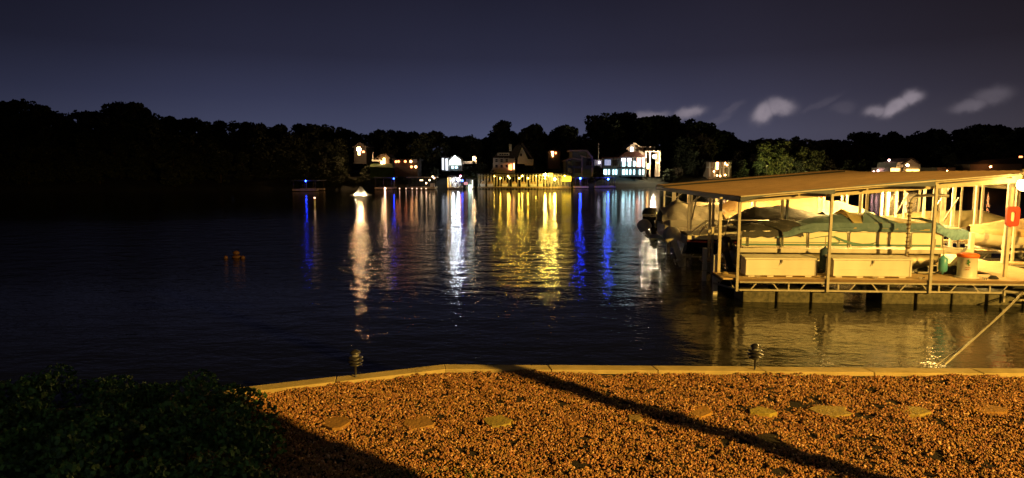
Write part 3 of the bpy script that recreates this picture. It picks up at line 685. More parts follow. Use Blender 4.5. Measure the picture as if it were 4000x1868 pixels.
def coil(u, v, z, r0, nt_, label, m_, name='coiled_hose', cat='hose'):
    pts = [(u+(r0-.012*k/8)*math.cos(k*.5), v+(r0-.012*k/8)*math.sin(k*.5), z+.018+.0016*k) for k in range(nt_)]
    mb = MB(D); mb.tube(pts, .016, 6); tag(mb.build(name, M[m_], None, True), label, cat)
coil(-.30, .75, DZ, .13, 50, 'coiled pale rope lying at the far left corner of the walkway', 'rope', 'coiled_rope', 'rope')
coil(u_at(3880, .35, 1090), .35, DZ, .16, 60, 'coiled dark hose on the walkway right of the white bin', 'rubber')
for px in (2960, 3215, 3420, 3600, 3850):
    u = u_at(px, .1, 1095); mb = MB(D); mb.bar((u-.10,.12,DZ+.07),(u+.10,.12,DZ+.07),.03); mb.bar((u-.03,.12,DZ),(u-.03,.12,DZ+.06),.025); mb.bar((u+.03,.12,DZ),(u+.03,.12,DZ+.06),.025); mb.build('cleat', M['galvdark'], dock)
mb = MB(D)
for k in range(1, 16): mb.tube([(k*.62+.5*j/4-.5, -.06, .70-.03*math.sin(j*math.pi/4)-.02) for j in range(5)], .008, 4)
mb.build('wire', M['rubber'], dock)
# mooring cables from the wall to the dock corner
def cable(pa, pb, label, r=.022, sag=.25):
    pts = [pa.lerp(pb, k/12) - Vector((0,0,1))*sag*4*(k/12)*(1-k/12) for k in range(13)]
    mb = MB(); mb.tube(pts, r, 7); tag(mb.build('mooring_pole', M['galv'], None, True), label, 'mooring pole', 'mooring poles from seawall to dock')
e_ = D((u_at(3992, -.35, 1165), -.35, .52))
cable(G(3690, 1424, WZ-.02), e_, 'brighter mooring pole running from the seawall up to the dock corner', .021, .06)
cable(G(3648, 1432, WZ), e_ + Vector((.1,.1,-.05)), 'thin darker mooring pole left of the brighter one', .013, .14)
m_ = MB(D); ub = u_at(3940, -.3, 1155); m_.bar((ub,-.08,.50),(ub+.9,-.5,.42),.07); m_.bar((ub,-.08,.50),(ub,-.08,.12),.06); m_.bar((ub+.35,-.3,.25),(ub+1.0,-.4,.25),.05); m_.build('bracket', M['galv'], dock)

# ------------------------------------------------------------------ boats
def hull(mb, u0, L_, vc, Wd, z0, H, flip=1, deep=.35):
    P = []
    for i in range(15):
        s = i/14; w = Wd/2*(1-.0*s)*(1 if s < .45 else math.sqrt(max(0, 1-((s-.45)/.55)**2.3))) ; w = max(w, .02)
        keel = z0 + deep*.0 + (0 if s < .6 else ((s-.6)/.4)**2*H*.55); sheer = z0+H*(1+.12*s*s); ch = z0 + H*.32 + (0 if s < .5 else ((s-.5)/.5)**2*H*.40)
        x = u0+flip*L_*s
        ww = [(0,keel),(w*.82,ch),(w*.97,(ch+sheer)/2),(w,sheer)]
        row = [(x, vc-a, b_) for a, b_ in ww[::-1]] + [(x, vc+a, b_) for a, b_ in ww[1:]]
        P.append(row)
    mb.grid(P)
    r0 = P[0]; mb.add(r0, [tuple(range(len(r0)))])
    return [[r[0], r[-1]] for r in P]
def tarp(mb, u0, u1, vc, Wd, prof, r, taper=True, sway=.0, amp=.03):
    P = []; n = 30
    for i in range(n+1):
        s = i/n
        for k in range(len(prof)-1):
            if prof[k][0] <= s <= prof[k+1][0]: break
        a, b_ = prof[k], prof[k+1]; f = (s-a[0])/(b_[0]-a[0]+1e-9); f = f*f*(3-2*f) if a[3:] == () else f
        zt = a[1]+(b_[1]-a[1])*f; ze = a[2]+(b_[2]-a[2])*f
        w = Wd/2*(1 if (s < .5 or not taper) else math.sqrt(max(.015, 1-((s-.5)/.5)**2.4)))
        row = []; x = u0+(u1-u0)*s
        for j in range(13):
            g = -1+2*j/12
            if abs(g) < .84: 
                q = abs(g)/.84; z = ze + (zt-ze)*(1-q**1.6); v = vc+g/.84*w*.98
            else: z = ze - (abs(g)-.84)/.16*.20; v = vc+(1 if g > 0 else -1)*w*(1.02)
            row.append((x+amp*math.sin(j*2+s*9), v, z + amp*math.sin(s*23+j*1.3)*.8 + amp*.6*math.sin(s*51-j*2.1)*(1-abs(g)) + sway*math.sin(s*9)))
        P.append(row)
    mb.grid(P)
def outboard(t, u, vc, z, matk='black', sgn=1, text=None, tilt=0.0, s=1.0):
    c = Vector((u, vc, z))
    def Rt(p): 
        x, y, zz = p; ca, sa = math.cos(tilt), math.sin(tilt)
        return D((c.x + (x*ca - zz*sa)*s, c.y+y*s, c.z + (x*sa+zz*ca)*s))
    mb = MB(Rt); prof = [(.0,-.30,.32),(.12,-.33,.36),(.32,-.34,.34),(.48,-.28,.26),(.56,-.12,.10)]
    P = []
    for z_, a0, a1 in prof:
        ring = []
        for k in range(12):
            an = 2*math.pi*k/12; cx = (a0+a1)/2; rx = (a1-a0)/2; ring.append((cx+rx*math.cos(an), .19*(1 if z_ < .45 else .7)*math.sin(an), z_))
        ring.append(ring[0]); P.append(ring)
    mb.grid(P); mb.add(P[-1][:-1], [tuple(range(12))]); mb.add(P[0][:-1], [tuple(range(11, -1, -1))])
    o = mb.build('outboard_motor', M[matk], t, True)
    mb = MB(Rt); mb.box(-.10,-.06,-.75,.10,.06,.0); mb.prism([(-.16,-.03,-.75),(.14,-.03,-.75),(.05,-.03,-1.1),(-.12,-.03,-1.05)],(0,.06,0)); mb.sphere((-.02,0,-.80),.09,8,(2.2,1,1))
    for k in range(3):
        a = 2*math.pi*k/3; mb.prism([(-.24,0,-.8),(-.26,.13*math.cos(a)-.04,-.8+.13*math.sin(a)),(-.22,.13*math.cos(a)+.04,-.8+.13*math.sin(a))],(.012,0,0))
    lg = mb.build('outboard_leg', M['silver' if matk != 'black' else 'rubber'], o); 
    if text:
        cu = bpy.data.curves.new('lettering', 'FONT'); cu.body = text; cu.size = .17*s; cu.extrude = .002; cu.align_x = 'CENTER'
        to = bpy.data.objects.new('tmp_text', cu); C.objects.link(to); bpy.context.view_layer.update()
        me = bpy.data.meshes.new_from_object(to); bpy.data.objects.remove(to)
        me.materials.append(M['white']) if not me.materials else None
        lo_ = bpy.data.objects.new('lettering', me); C.objects.link(lo_); lo_.parent = o
        pos = Rt((.0, -.215, .17)); 
        lo_.location = pos - origin[t.name]; lo_.rotation_euler = (math.pi/2, 0, -a5+.0)
        origin[lo_.name] = Vector(pos)
# pontoon boat
ZO = -.07
u0 = u_at(2893, 1.9, 930); u1 = u_at(3772, 1.9, 950); vN, vF = 1.9, 3.95
t = thing('pontoon_boat', 'cream pontoon boat with teal cover and swirl stripes moored behind the white boxes', 'pontoon boat', D(((u0+u1)/2, 3, .9)))
for k, v in enumerate((vN+.32, vF-.32)):
    mb = MB(D); mb.tube([(u0+.1,v,1.20),(u0+.25,v,1.20),(u1-2.6,v,1.20),(u1-1.6,v,1.24),(u1-.9,v,1.33),(u1-.55,v,1.42)], [.28,.33,.33,.31,.2,.03], 18); mb.build('pontoon', M['tube'], t, True)
mb = MB(D)
for k in range(9): x = u0+.5+k*(u1-u0-1.4)/8; mb.box(x, vN+.1, 1.50, x+.12, vF-.1, 1.56)
mb.build('cross_beam', M['galvdark'], t)
mb = MB(D); mb.box(u0, vN, 1.56, u1, vF, 1.60); mb.build('deck', M['deckwood'], t)
mb = MB(D); mb.box(u0-.02, vN-.03, 1.555, u1+.02, vN-.004, 1.72); mb.box(u0-.03, vN, 1.555, u0-.004, vF, 1.72); mb.box(u1+.004, vN, 1.555, u1+.03, vF, 1.72); mb.build('deck_skirt', M['silver'], t, bevel=.01)
mb = MB(D); mb.box(u0+.1, vN-.045, 1.76, u1-.1, vN-.033, 1.785); mb.build('rub_rail', M['cream'], t)
gaps = [2893, 2922, 3060, 3158, 3165, 3319, 3324, 3560, 3700, 3772]
edges = [u0, u_at(2922,vN), u_at(3058,vN), u_at(3158,vN), u_at(3318,vN), u_at(3560,vN), u_at(3690,vN)]
ZB, ZT = 1.80, 2.33
for i in range(len(edges)-1):
    a, b_ = edges[i]+.03, edges[i+1]-.03
    mb = MB(D); mb.box(a, vN+.02, ZB, b_, vN+.04, ZT); fp = mb.build('fence_panel', M['cream'], t)
    mb = MB(D)
    mb.tube([(a,vN+.01,ZB-.06),(a,vN+.01,ZT-.06),(a+.06,vN+.01,ZT+.02),(b_-.06,vN+.01,ZT+.02),(b_,vN+.01,ZT-.06),(b_,vN+.01,ZB-.06)], .022, 6); mb.build('rail', M['silver'], fp, True)
mb = MB(D); mb.box(u0+.02, vN+.004, ZB+.13, u_at(3318,vN), vN+.016, ZB+.155); mb.box(u0+.02, vN+.004, ZB+.02, u_at(3318,vN), vN+.016, ZB+.09); mb.box(u_at(3330,vN), vN+.004, ZB+.01, u_at(3680,vN), vN+.016, ZB+.09)
mb.build('side_stripe', M['tealline'], t)
def band(pts_px, w0, w1):
    pts = [(u_at(x, vN, y), z_at(y, u_at(x, vN, y), vN)) for x, y in pts_px]; n_ = len(pts); up = []; dn = []
    for i, (a, z) in enumerate(pts):
        j0, j1 = max(0, i-1), min(n_-1, i+1); tx, tz = pts[j1][0]-pts[j0][0], pts[j1][1]-pts[j0][1]; l_ = math.hypot(tx, tz); nx, nz = -tz/l_, tx/l_
        w = w0+(w1-w0)*math.sin(math.pi*i/(n_-1)); up.append((a+nx*w, vN-.006, z+nz*w)); dn.append((a-nx*w, vN-.006, z-nz*w))
    for i in range(n_-1): mb.prism([up[i], up[i+1], dn[i+1], dn[i]], (0,.012,0))
mb = MB(D); band([(3160,934),(3200,926),(3235,922),(3262,928),(3280,940),(3276,950),(3250,952),(3215,948)], .008, .022); band([(3258,922),(3290,938),(3330,952),(3370,958),(3400,955),(3425,946)], .01, .055)
mb.build('swirl_stripe', M['tealline'], t)
mb = MB(D); mb.tube([(u_at(3655,vN),vN,1.75),(u_at(3655,vN),vN,2.1)], .03, 6); mb.tube([(u_at(3745,vN),vN,1.75),(u_at(3745,vN),vN,2.1)], .03, 6); mb.build('rail_post', M['galvdark'], t)
# covers
def cz(y, x): return z_at(y, u_at(x, vN, y), vN)
mb = MB(D); prof = [(0, 2.42, 2.33), (.10, 2.50, 2.36), (.25, 2.72, 2.38), (.42, 2.80, 2.45), (.52, 2.82, 2.46)]
L5 = u1-u0
tarp(mb, u0+.05, u0+L5*.28, (vN+vF)/2, vF-vN+.12, [(0,2.36,2.33),(.3,2.55,2.35),(1,2.72,2.38)], rng, False); o = mb.build('dark_cover', M['darkcan'], t, True)
mb = MB(D); tarp(mb, u0+L5*.16, u0+L5*.50, (vN+vF)/2, vF-vN+.14, [(0,2.30,2.30),(.4,2.60,2.52),(.75,2.85,2.62),(1,2.95,2.62)], rng, False, amp=.02)
mb.build('teal_cover', M['teal'], t, True)
mb = MB(D); tarp(mb, u0+L5*.50, u0+L5*.90, (vN+vF)/2, vF-vN+.10, [(0,3.10,2.66),(.12,3.00,2.66),(.5,2.84,2.66),(1,2.70,2.58)], rng, False, amp=.02); mb.build('tan_cover', M['olive'], t, True)
# teal side skirt with wrinkles
def skirt(matk, x0, x1, top, bot, v, n_=40, am=.02):
    P = []
    for i in range(n_+1):
        s = i/n_; x = x0+(x1-x0)*s; row = []
        zt = np.interp(s, [k for k, _ in top], [z for _, z in top]); zb = np.interp(s, [k for k, _ in bot], [z for _, z in bot])
        for j in range(7):
            q = j/6; row.append((x, v - .03*math.sin(q*3.1) + am*math.sin(s*60+q*5)*q + am*.7*math.sin(s*23+q*9), zt+(zb-zt)*q))
        P.append(row)
    mb = MB(D); mb.grid(P); return mb.build(matk[0], M[matk[1]], t, True)
skirt(('cover_skirt','teal'), u0+L5*.26, u0+L5*.88, [(0,2.52),(.1,2.66),(1,2.68)], [(0,2.36),(.5,2.36),(1,2.34)], vN-.05)
skirt(('bow_cover','aqua'), u0+L5*.865, u1+.03, [(0,2.70),(.3,2.48),(.6,2.42),(1,2.40)], [(0,2.36),(.3,2.20),(.55,2.05),(.8,2.10),(1,2.10)], vN-.07, 30, .03)
mb = MB(D); P = []
for i in range(13):
    s = i/12; x = u0+L5*(.865+.135*s)+.02; zt = np.interp(s, [0,.3,.6,1], [2.70,2.48,2.42,2.40]); P.append([(x, vN-.07+(vF-vN+.1)*j/8, zt+.10*math.sin(math.pi*j/8)+.015*math.sin(i*3+j*2)) for j in range(9)])
mb.grid(P); mb.grid([[(u1+.05, vN-.07+(vF-vN+.1)*j/8, 2.40+.10*math.sin(math.pi*j/8)) for j in range(9)], [(u1+.06, vN-.07+(vF-vN+.1)*j/8, 2.10) for j in range(9)]]); mb.build('bow_cover_top', M['aqua'], t, True)
mb = MB(D)
for cx, cy, rx, ry in ((.895, .42, .22, .28), (.955, .30, .34, .22)):
    zc = 2.60 if cx < .92 else 2.475
    mb.sphere((u0+L5*cx, vN+cy, zc), 1, 14, (rx, ry, .05))
mb.build('seat_cushion', M['white'], t, True)
# teal pointed flap at the middle peak
mb = MB(D); pk = (u_at(3380, 2.9, 835), 2.9, 3.12)
mb.add([pk, (pk[0]-.55,vN-.02,2.66), (pk[0]+.1,vN-.04,2.66), (pk[0]+.75,vN-.02,2.67), (pk[0]+.1,2.6,2.98), (pk[0]-.3,2.4,3.02)], [(0,5,1),(5,2,1),(5,4,2),(4,3,2),(0,4,5)]); mb.build('cover_flap', M['teal'], t)
outboard(t, u0-.25, (vN+vF)/2, 1.5, 'black', tilt=.3)

ZO = -.15
# boat 2: white runabout with dark hull and red stripe under a dark blue cover
vc = 6.6; u0 = -.7; t = thing('red_striped_runabout', 'white runabout with dark hull and red stripe, stern left, next behind the pontoon boat', 'motor boat', D((4, vc, .9)))
mb = MB(D); hull(mb, u0, 8.0, vc, 2.4, .95, .85); mb.build('hull', M['black'], t, True)
mb = MB(D); tarp(mb, u0+.1, u0+7.6, vc, 2.3, [(0,1.95,1.88),(.2,2.15,1.9),(.4,2.3,1.92),(1,2.05,1.98)], rng); mb.build('foredeck', M['white'], t, True)
mb = MB(D); mb.box(u0-.04, vc-1.1, 1.5, u0-.005, vc+1.1, 1.86); mb.box(u0, vc-1.27, 1.74, u0+4, vc-1.215, 1.90); mb.build('gunwale', M['white'], t)
mb = MB(D); mb.prism([(u0, vc-1.235, 1.62), (u0+4.2, vc-1.235, 1.55), (u0+4.2, vc-1.235, 1.60), (u0, vc-1.235, 1.68)], (0,.02,0)); mb.build('red_stripe', M['redp'], t)
mb = MB(D); tarp(mb, 1.2, 5.4, vc, 2.2, [(0,2.5,2.35),(.3,3.05,2.6),(.55,3.1,2.6),(1,2.75,2.45)], rng, False); mb.build('canopy', M['darkcan'], t, True)
mb = MB(D); tarp(mb, 5.3, 7.2, vc, 2.1, [(0,2.85,2.45),(.3,2.8,2.4),(1,2.4,2.2)], rng, False); mb.build('cover', M['navy'], t, True)
mb = MB(D)
for x in (.9, 5.2):
    mb.tube([(x,vc-1.1,1.85),(x+.15,vc-1.05,2.7)], .02, 6); mb.build('canopy_pole', M['silver'], t, True); mb = MB(D)
mb.tube([(u0+.2,vc-1.15,2.05),(u0+.8,vc-1.15,2.55),(u0+3.4,vc-1.1,2.55)], .022, 6); mb.build('grab_rail', M['silver'], t, True); mb = MB(D); mb.tube([(u0+.9,vc-1.0,2.55),(u0+.5,vc-1.1,1.9)], .022, 6); mb.build('grab_rail', M['silver'], t, True)
outboard(t, u0-.35, vc, 1.55, 'white', tilt=.35, s=1.15)
ZO = -.18
# boat 3: tall tan cover on a lift
vc = 10.8; u0 = -.9; t = thing('tan_covered_cruiser', 'big cruiser on a lift under a high tan cover, pointed bow to the right', 'cruiser', D((4, vc, .9)))
mb = MB(D); hull(mb, u0+.2, 9.6, vc, 2.7, 1.25, 1.0); mb.build('hull', M['cream'], t, True)
mb = MB(D); tarp(mb, 1.9, 9.5, vc, 2.8, [(0,2.9,2.35),(.15,3.50,2.5),(.35,3.55,2.6),(.55,3.45,2.55),(.75,3.15,2.45),(.9,2.85,2.4),(1,2.55,2.4)], rng); mb.build('cover', M['tan'], t, True)
mb = MB(D); tarp(mb, u0-.1, 2.0, vc, 2.75, [(0,2.75,1.9),(.25,3.15,1.85),(.6,2.9,2.0),(1,2.95,2.3)], rng, False, amp=.06); mb.build('stern_cover', M['greycan'], t, True)
mb = MB(D); mb.box(u0-.02, vc-1.2, 1.35, u0+.18, vc+1.2, 2.0); mb.box(u0-.7, vc-1.0, 1.25, u0-.03, vc+1.0, 1.33); mb.build('transom', M['white'], t)
outboard(t, u0-.75, vc+.1, 1.65, 'white', tilt=.5)
ZO = -.22
# boat 4: black boat sticking out to the left
vc = 14.3; u0 = -1.25; t = thing('black_bass_boat', 'black boat with black outboard sticking out past the far left dock posts', 'motor boat', D((2, vc, .9)))
mb = MB(D); hull(mb, u0+.5, 8.0, vc, 2.4, 1.3, .85); mb.build('hull', M['black'], t, True)
mb = MB(D); tarp(mb, u0+.4, 6.0, vc, 2.4, [(0,2.3,2.15),(.2,2.75,2.3),(.35,2.95,2.3),(1,2.5,2.3)], rng, False, amp=.05); mb.build('cover', M['greycan'], t, True)
outboard(t, u0+.25, vc-.7, 1.95, 'black', text='MERCURY', tilt=.2, s=1.3)
ZO = -.2
# right side boats
vc = 6.7; u0 = 19.3; t = thing('tan_covered_runabout', 'runabout under a smooth tan cover right of the walkway, behind the red float', 'motor boat', D((15, vc, .9)))
mb = MB(D); hull(mb, u0, 7.9, vc, 2.5, 1.15, .8, -1); mb.build('hull', M['cream'], t, True)
mb = MB(D); tarp(mb, u0, 11.55, vc, 2.55, [(0,2.15,2.0),(.25,2.75,2.05),(.5,2.95,2.1),(.75,2.6,2.15),(1,2.35,2.2)], rng, True, amp=.02); mb.build('cover', M['tan'], t, True)
mb = MB(D); mb.tube([(15.2+.3*math.sin(k/10*3.1), vc-1.3+2.6*k/10, 2.12+.83*math.sin(math.pi*k/10)) for k in range(11)], .03, 6); mb.build('strap', M['olive'], t)
vc = 14.6; u0 = 19.0; t = thing('olive_covered_boat', 'boat under an olive tan cover seen far back through the posts over the pontoon boat', 'motor boat', D((15, vc, .9)))
mb = MB(D); hull(mb, u0, 7.6, vc, 2.4, 1.0, .8, -1); mb.build('hull', M['white'], t, True)
mb = MB(D); tarp(mb, u0, 11.3, vc, 2.45, [(0,2.0,1.85),(.3,2.5,1.9),(.6,2.45,1.9),(1,2.1,1.95)], rng, True, amp=.03); mb.build('cover', M['olive'], t, True)
# boat lifts
ZO = 0.0
def lift(ua, ub, va, vb, z, label):
    t = thing('boat_lift', label, 'boat lift', D(((ua+ub)/2, (va+vb)/2, z)), 'steel boat lifts in the slips')
    for v in (va, vb): 
        mb = MB(D); mb.bar((ua,v,z),(ub,v,z),.09,.12); mb.bar((ua,v,z-.22),(ub,v,z-.22),.06); mb.build('rail', M['galv'], t)
    for k in range(3):
        mb = MB(D); x = ua+.4+(ub-ua-.8)*k/2; mb.bar((x,va,z-.28),(x,vb,z-.28),.08); mb.build('cross_bar', M['galv'], t)
    for v in (va, vb):
        for x in (ua+.1, ub-.2):
            mb = MB(D); mb.bar((x,v,z-.2),(x,v,.3),.07); mb.build('leg', M['galv'], t)
lift(1.5, 8.8, 5.1, 8.2, 1.9, 'steel lift frame just behind the pontoon boat')
lift(1.0, 8.9, 9.3, 12.4, 2.0, 'steel lift frame carrying the high tan covered cruiser')
lift(12, 19.3, 5.2, 8.2, 1.4, 'steel lift frame carrying the tan covered runabout on the right')
lift(.3, 8.8, 13.4, 15.9, 1.7, 'steel lift frame carrying the black boat at the far left')

# ================================================================== far shore
SKY = [(0,255),(60,260),(130,275),(165,292),(200,293),(260,285),(290,270),(350,268),(385,285),(415,312),(430,303),(470,295),(500,303),(540,318),(600,310),(640,312),(670,322),(700,318),(740,322),(780,313),(815,322),(850,330),(890,324),(930,337),(960,332),(1000,330),(1030,332),(1050,352),(1080,347),(1110,340),(1140,352),(1180,343),(1210,347),(1240,352),(1252,318),(1268,312),(1285,325),(1300,345),(1318,328),(1340,320),(1362,328),(1378,345),(1390,335),(1405,325),(1430,322),(1450,330),(1468,362),(1478,372),(1487,320),(1492,297),(1550,292),(1600,300),(1660,295),(1700,307),(1730,308),(1760,315),(1800,325),(1830,340),(1860,358),(1890,368),(1903,372),(1912,357),(1960,352),(2000,350),(2050,362),(2075,358),(2120,345),(2200,342),(2240,340),(2300,345),(2330,335),(2400,335),(2450,325),(2500,322),(2540,335),(2576,320)]
SX = np.array([a*1.5528 for a, b in SKY]); SY = np.array([b*1.5528 for a, b in SKY])
SX = np.concatenate([[-900], SX, [4900]]); SY = np.concatenate([[400], SY, [500]])
def skyy(x): return float(np.interp(x, SX, SY))
def shoreY(x): return float(np.interp(x, [-900, 0, 600, 1100, 1500, 1800, 2300, 2450, 2700, 3100, 4000, 4900], [116, 123, 127, 133, 143, 149, 149, 156, 168, 170, 155, 145]))
def zsky(x, Y): return W(x, skyy(x), Y).z
smx = np.linspace(-900, 4900, 80); hr = np.array([zsky(x, shoreY(x)+44) for x in smx])
hs = np.array([max(1.8, min(hr[max(0, i-3):i+4])-10) for i in range(len(hr))])
hs = np.convolve(np.pad(hs, 3, 'edge'), np.ones(7)/7, 'valid')
def terr(x, t_):
    H = float(np.interp(x, smx, hs))
    a = np.interp(t_, [-8, 0, 1, 9, 19, 44, 200], [-2.0, -.1, .7, min(2.2, H), min(2.2, H)+.35*(H-min(2.2, H)), H, H+3])
    return float(a)
P = []
for x in np.linspace(-900, 4900, 117):
    row = []
    for t_ in (-8, -1, 0, 1, 3, 5.5, 9, 13, 19, 26, 34, 44, 70, 150, 400):
        Y = shoreY(x)+t_; row.append(Vector((XA(x, Y), Y, terr(x, t_) + (0 if t_ < 1 else .25*math.sin(x*.05+t_*.7)))))
    P.append(row)
mb = MB(); mb.grid(P[::-1]); struct(mb.build('hillside', M['bank'], None, True))
# right bank close behind the dock
def gauss_pts(n, r): return r.normal(size=(n, 3))
# tree prototypes
protos = []
def make_proto(kind, seed):
    r = np.random.default_rng(seed); H = 14.0; rr = random.Random(seed)
    n_cl = 52; cs = []; rs = []
    for k in range(n_cl):
        a = r.uniform(0, 6.283); h = r.uniform(.06, .97)
        if kind == 0: wr = max(.1, math.sin(max(.02, min(1, h/1.02))*math.pi))**.55*4.5
        elif kind == 1: wr = (1-h)**.65*4.6+.4
        else: wr = math.sin(min(1, (h-.05)/.95)*math.pi)**.7*5.2
        rad = wr*r.uniform(.2, 1.12); cs.append((math.cos(a)*rad, math.sin(a)*rad, h*H)); s = r.uniform(.6, 2.0); rs.append((s*1.15, s*1.15, s*.75))
    V, Fc, ti = leaf_cloud(4300, np.array(cs), np.array(rs), .62, r, .8)
    mb = MB(); mb.tube([(0,0,-1.5),(.1,0,H*.3),(0,.15,H*.6),(0,0,H*.88)], [.38,.3,.2,.05], 7)
    for k in range(6):
        c = cs[k]; z = max(H*.22, c[2]-2.5); mb.tube([(0,0,z),(c[0]*.6,c[1]*.6,(z+c[2])/2),(c[0],c[1],c[2])], [.16,.10,.04], 5)
    return (V, Fc, ti, mb)
pm = [make_proto(k % 3, 100+k) for k in range(7)]
built = {}
def tree(x, t_, ztop, pi, mi, label, group, wsc=1.0, Y=None):
    Y = Y or shoreY(x)+t_; z0 = terr(x, Y-shoreY(x)); h = ztop-z0
    if h < .8: return None
    s = h/14.0; loc = Vector((XA(x, Y), Y, z0))
    if (pi, mi) not in built:
        V, Fc, ti, mb = pm[pi]
        t = thing('broadleaf_tree', label, 'tree', (0,0,0), group); tr = mb.build('trunk', M['bark'], t, True); cr = npmesh('crown', V, Fc, leafmats[mi], t, {'tint': ti}); built[(pi, mi)] = t
    else:
        t = copy_tree(built[(pi, mi)])
    t.location = loc; w = s*wsc; t.scale = (w, w, s); t.rotation_euler = (0, 0, random.uniform(0, 6.28))
    t['label'] = label; t['category'] = 'tree'; t['group'] = group
    return t
LITR = [(1380,1660),(1700,1880),(1895,2110),(2195,2610),(2760,2860),(3460,3640)]
HB = [(1385,1430,560),(1450,1560,595),(1535,1640,625),(1715,1820,600),(1835,1875,600),(1905,2090,560),(2140,2185,575),(2200,2360,575),(2350,2600,545),(2765,2865,620),(3470,3625,610)]  # x0, x1, top of houses kept free in front
def blocked(x, m_=22):
    return any(a-m_ < x < b_+m_ for a, b_, c in HB)
tr_r = random.Random(3)
GL = 'dark broadleaf tree in the left shore wood'; GG = 'trees of the dark wood on the left shore'
def lab_at(x):
    if x < 1330: return GL, GG
    if x < 2300: return 'dark broadleaf tree around the lit far houses', 'trees behind the houses on the far shore'
    if x < 2960: return 'dark tall tree in the wood behind the white house', 'trees of the big wood behind the white house'
    return 'dark broadleaf tree behind the dock roof', 'trees behind the dock roof'
# ridge row follows the skyline
x = -60.0
while x < 4100:
    t_ = tr_r.uniform(30, 41); Y = shoreY(x)+t_; lb, gr = lab_at(x); lb += ', on the skyline'; gr += ' on the skyline'
    tree(x, t_, zsky(x, Y)+tr_r.choice((-1.0, -.5, 0, .1, .5, .7)), tr_r.randrange(7), 1 if x > 1350 and tr_r.random() < .3 else 0, lb, gr, tr_r.uniform(.8, 1.25))
    x += tr_r.uniform(22, 46)*(1.25 if x < 1200 else 1)
# middle rows
for row, (ta, tb, fr, stp) in enumerate(((16, 25, .78, 58), (2.5, 11, .52, 66))):
    x = -60.0+row*20
    while x < 4100:
        t_ = tr_r.uniform(ta, tb); Y = shoreY(x)+t_; lb, gr = lab_at(x); lb += (', up the slope', ', by the waterline')[row]; gr += (' on the slope', ' by the waterline')[row]
        base = terr(x, t_); zt = base + (zsky(x, Y)-base)*fr*tr_r.uniform(.85, 1.1)
        if row == 1: zt = min(zt, base+7)
        if not blocked(x, 14 if row == 0 else 26):
            tree(x, t_, zt, tr_r.randrange(7), tr_r.choice((0, 0, 1)) if x > 1350 else 0, lb, gr, tr_r.uniform(.9, 1.3))
        x += tr_r.uniform(.8, 1.2)*stp*(1.1 if x < 1200 else 1)
# single trees that stand out
for (x, ty, t_, pi, w, lb) in ((1965, 482, 27, 1, 1.0, 'tall pointed tree just left of the white house chimney'), (2080, 495, 28, 4, 1.15, 'round dark tree right behind the white pointed gable'),
                              (2215, 497, 28, 4, 1.0, 'tall dark tree standing alone behind the green house'), (1660, 524, 16, 2, .9, 'tree left of the bright white arch'), (1735, 560, 18, 2, .8, 'tree just behind the bright white arch'),
                              (1845, 535, 21, 3, 1.0, 'wide dark tree between the bright arch and the white house'), (1490, 520, 25, 0, 1.0, 'tree rising behind the small lit gable house'), (2345, 455, 31, 0, 1.1, 'left edge tree of the big wood, behind the flagpole')):
    Y = shoreY(x)+t_; tree(x, t_, W(x, ty, Y).z, pi, 0, lb, 'single trees along the far shore', w)
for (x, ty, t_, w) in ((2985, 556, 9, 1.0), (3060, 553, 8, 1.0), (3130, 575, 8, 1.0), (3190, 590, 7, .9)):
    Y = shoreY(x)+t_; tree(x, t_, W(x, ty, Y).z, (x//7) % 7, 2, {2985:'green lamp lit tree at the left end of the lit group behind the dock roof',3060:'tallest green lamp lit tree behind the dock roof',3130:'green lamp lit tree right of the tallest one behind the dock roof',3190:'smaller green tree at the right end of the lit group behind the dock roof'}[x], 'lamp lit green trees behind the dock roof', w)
for (x, ty, t_) in ((1840, 650, 3), (1880, 640, 4), (1895, 668, 2.5), (2100, 655, 5), (2180, 665, 3), (2330, 650, 5), (2610, 660, 3), (2645, 655, 5.5), (1690, 655, 5), (1600, 668, 3), (1440, 650, 4)):
    Y = shoreY(x)+t_; tree(x, t_, W(x, ty, Y).z, (x//11) % 7, x % 2, 'low bushy tree on the bank between the lakeside houses', 'low bushy trees on the bank', 1.5)

for k in range(13):
    x = 1160+k*27; t_ = 1.2+(k*7 % 5)*.6; Y = shoreY(x)+t_; tree(x, t_, W(x, 700-(k*5 % 4)*6, Y).z, k % 7, 0, 'low dark shrub on the unlit left bank behind the fountain', 'shrubs on the bank behind the fountain', 2.2)
# ------------------------------------------------------------------ lights used over there
gl = {'warm': glow('warm_window', (1,.48,.16), 14), 'hot': glow('warm_lamp', (1,.62,.30), 90), 'white': glow('white_window', (.50,.90,1), 4.5), 'cool': glow('cool_light', (.75,.88,1), 60),
      'orange': glow('orange_window', (1,.25,.08), 6), 'yellow': glow('yellow_lamp', (1,.60,.05), 260), 'ylo': glow('yellow_panel', (1,.62,.03), 3.0), 'blue_dim': glow('dim_blue_lamp', (.01,.04,1), 80), 'blue': glow('blue_lamp', (.01,.04,1), 210), 'porch': glow('porch_lamp', (1,.80,.52), 800),
      'pale': glow('pale_window', (.85,.8,1), 5), 'pink': glow('pink_window', (1,.42,.30), 3.0), 'dim': glow('dim_window', (.25,.32,.6), .8), 'wl': glow('white_lamp', (.85,.92,1), 190)}
def hb(mb, x0, y0, x1, y1, Y, dep):
    a = W(x0, y0, Y); b_ = W(x1, y1, Y); mb.box(a.x, Y, b_.z, b_.x, Y+dep, a.z); return mb
def poly(mb, pts, Y, dep):
    mb.prism([W(x, y, Y) for x, y in pts], (0, dep, 0)); return mb
def part(name, m_, parent, Y, dep, *rects, polys=()):
    mb = MB()
    for r_ in rects: hb(mb, *r_, Y, dep)
    for p_ in polys: poly(mb, p_, Y, dep)
    return mb.build(name, m_, parent)
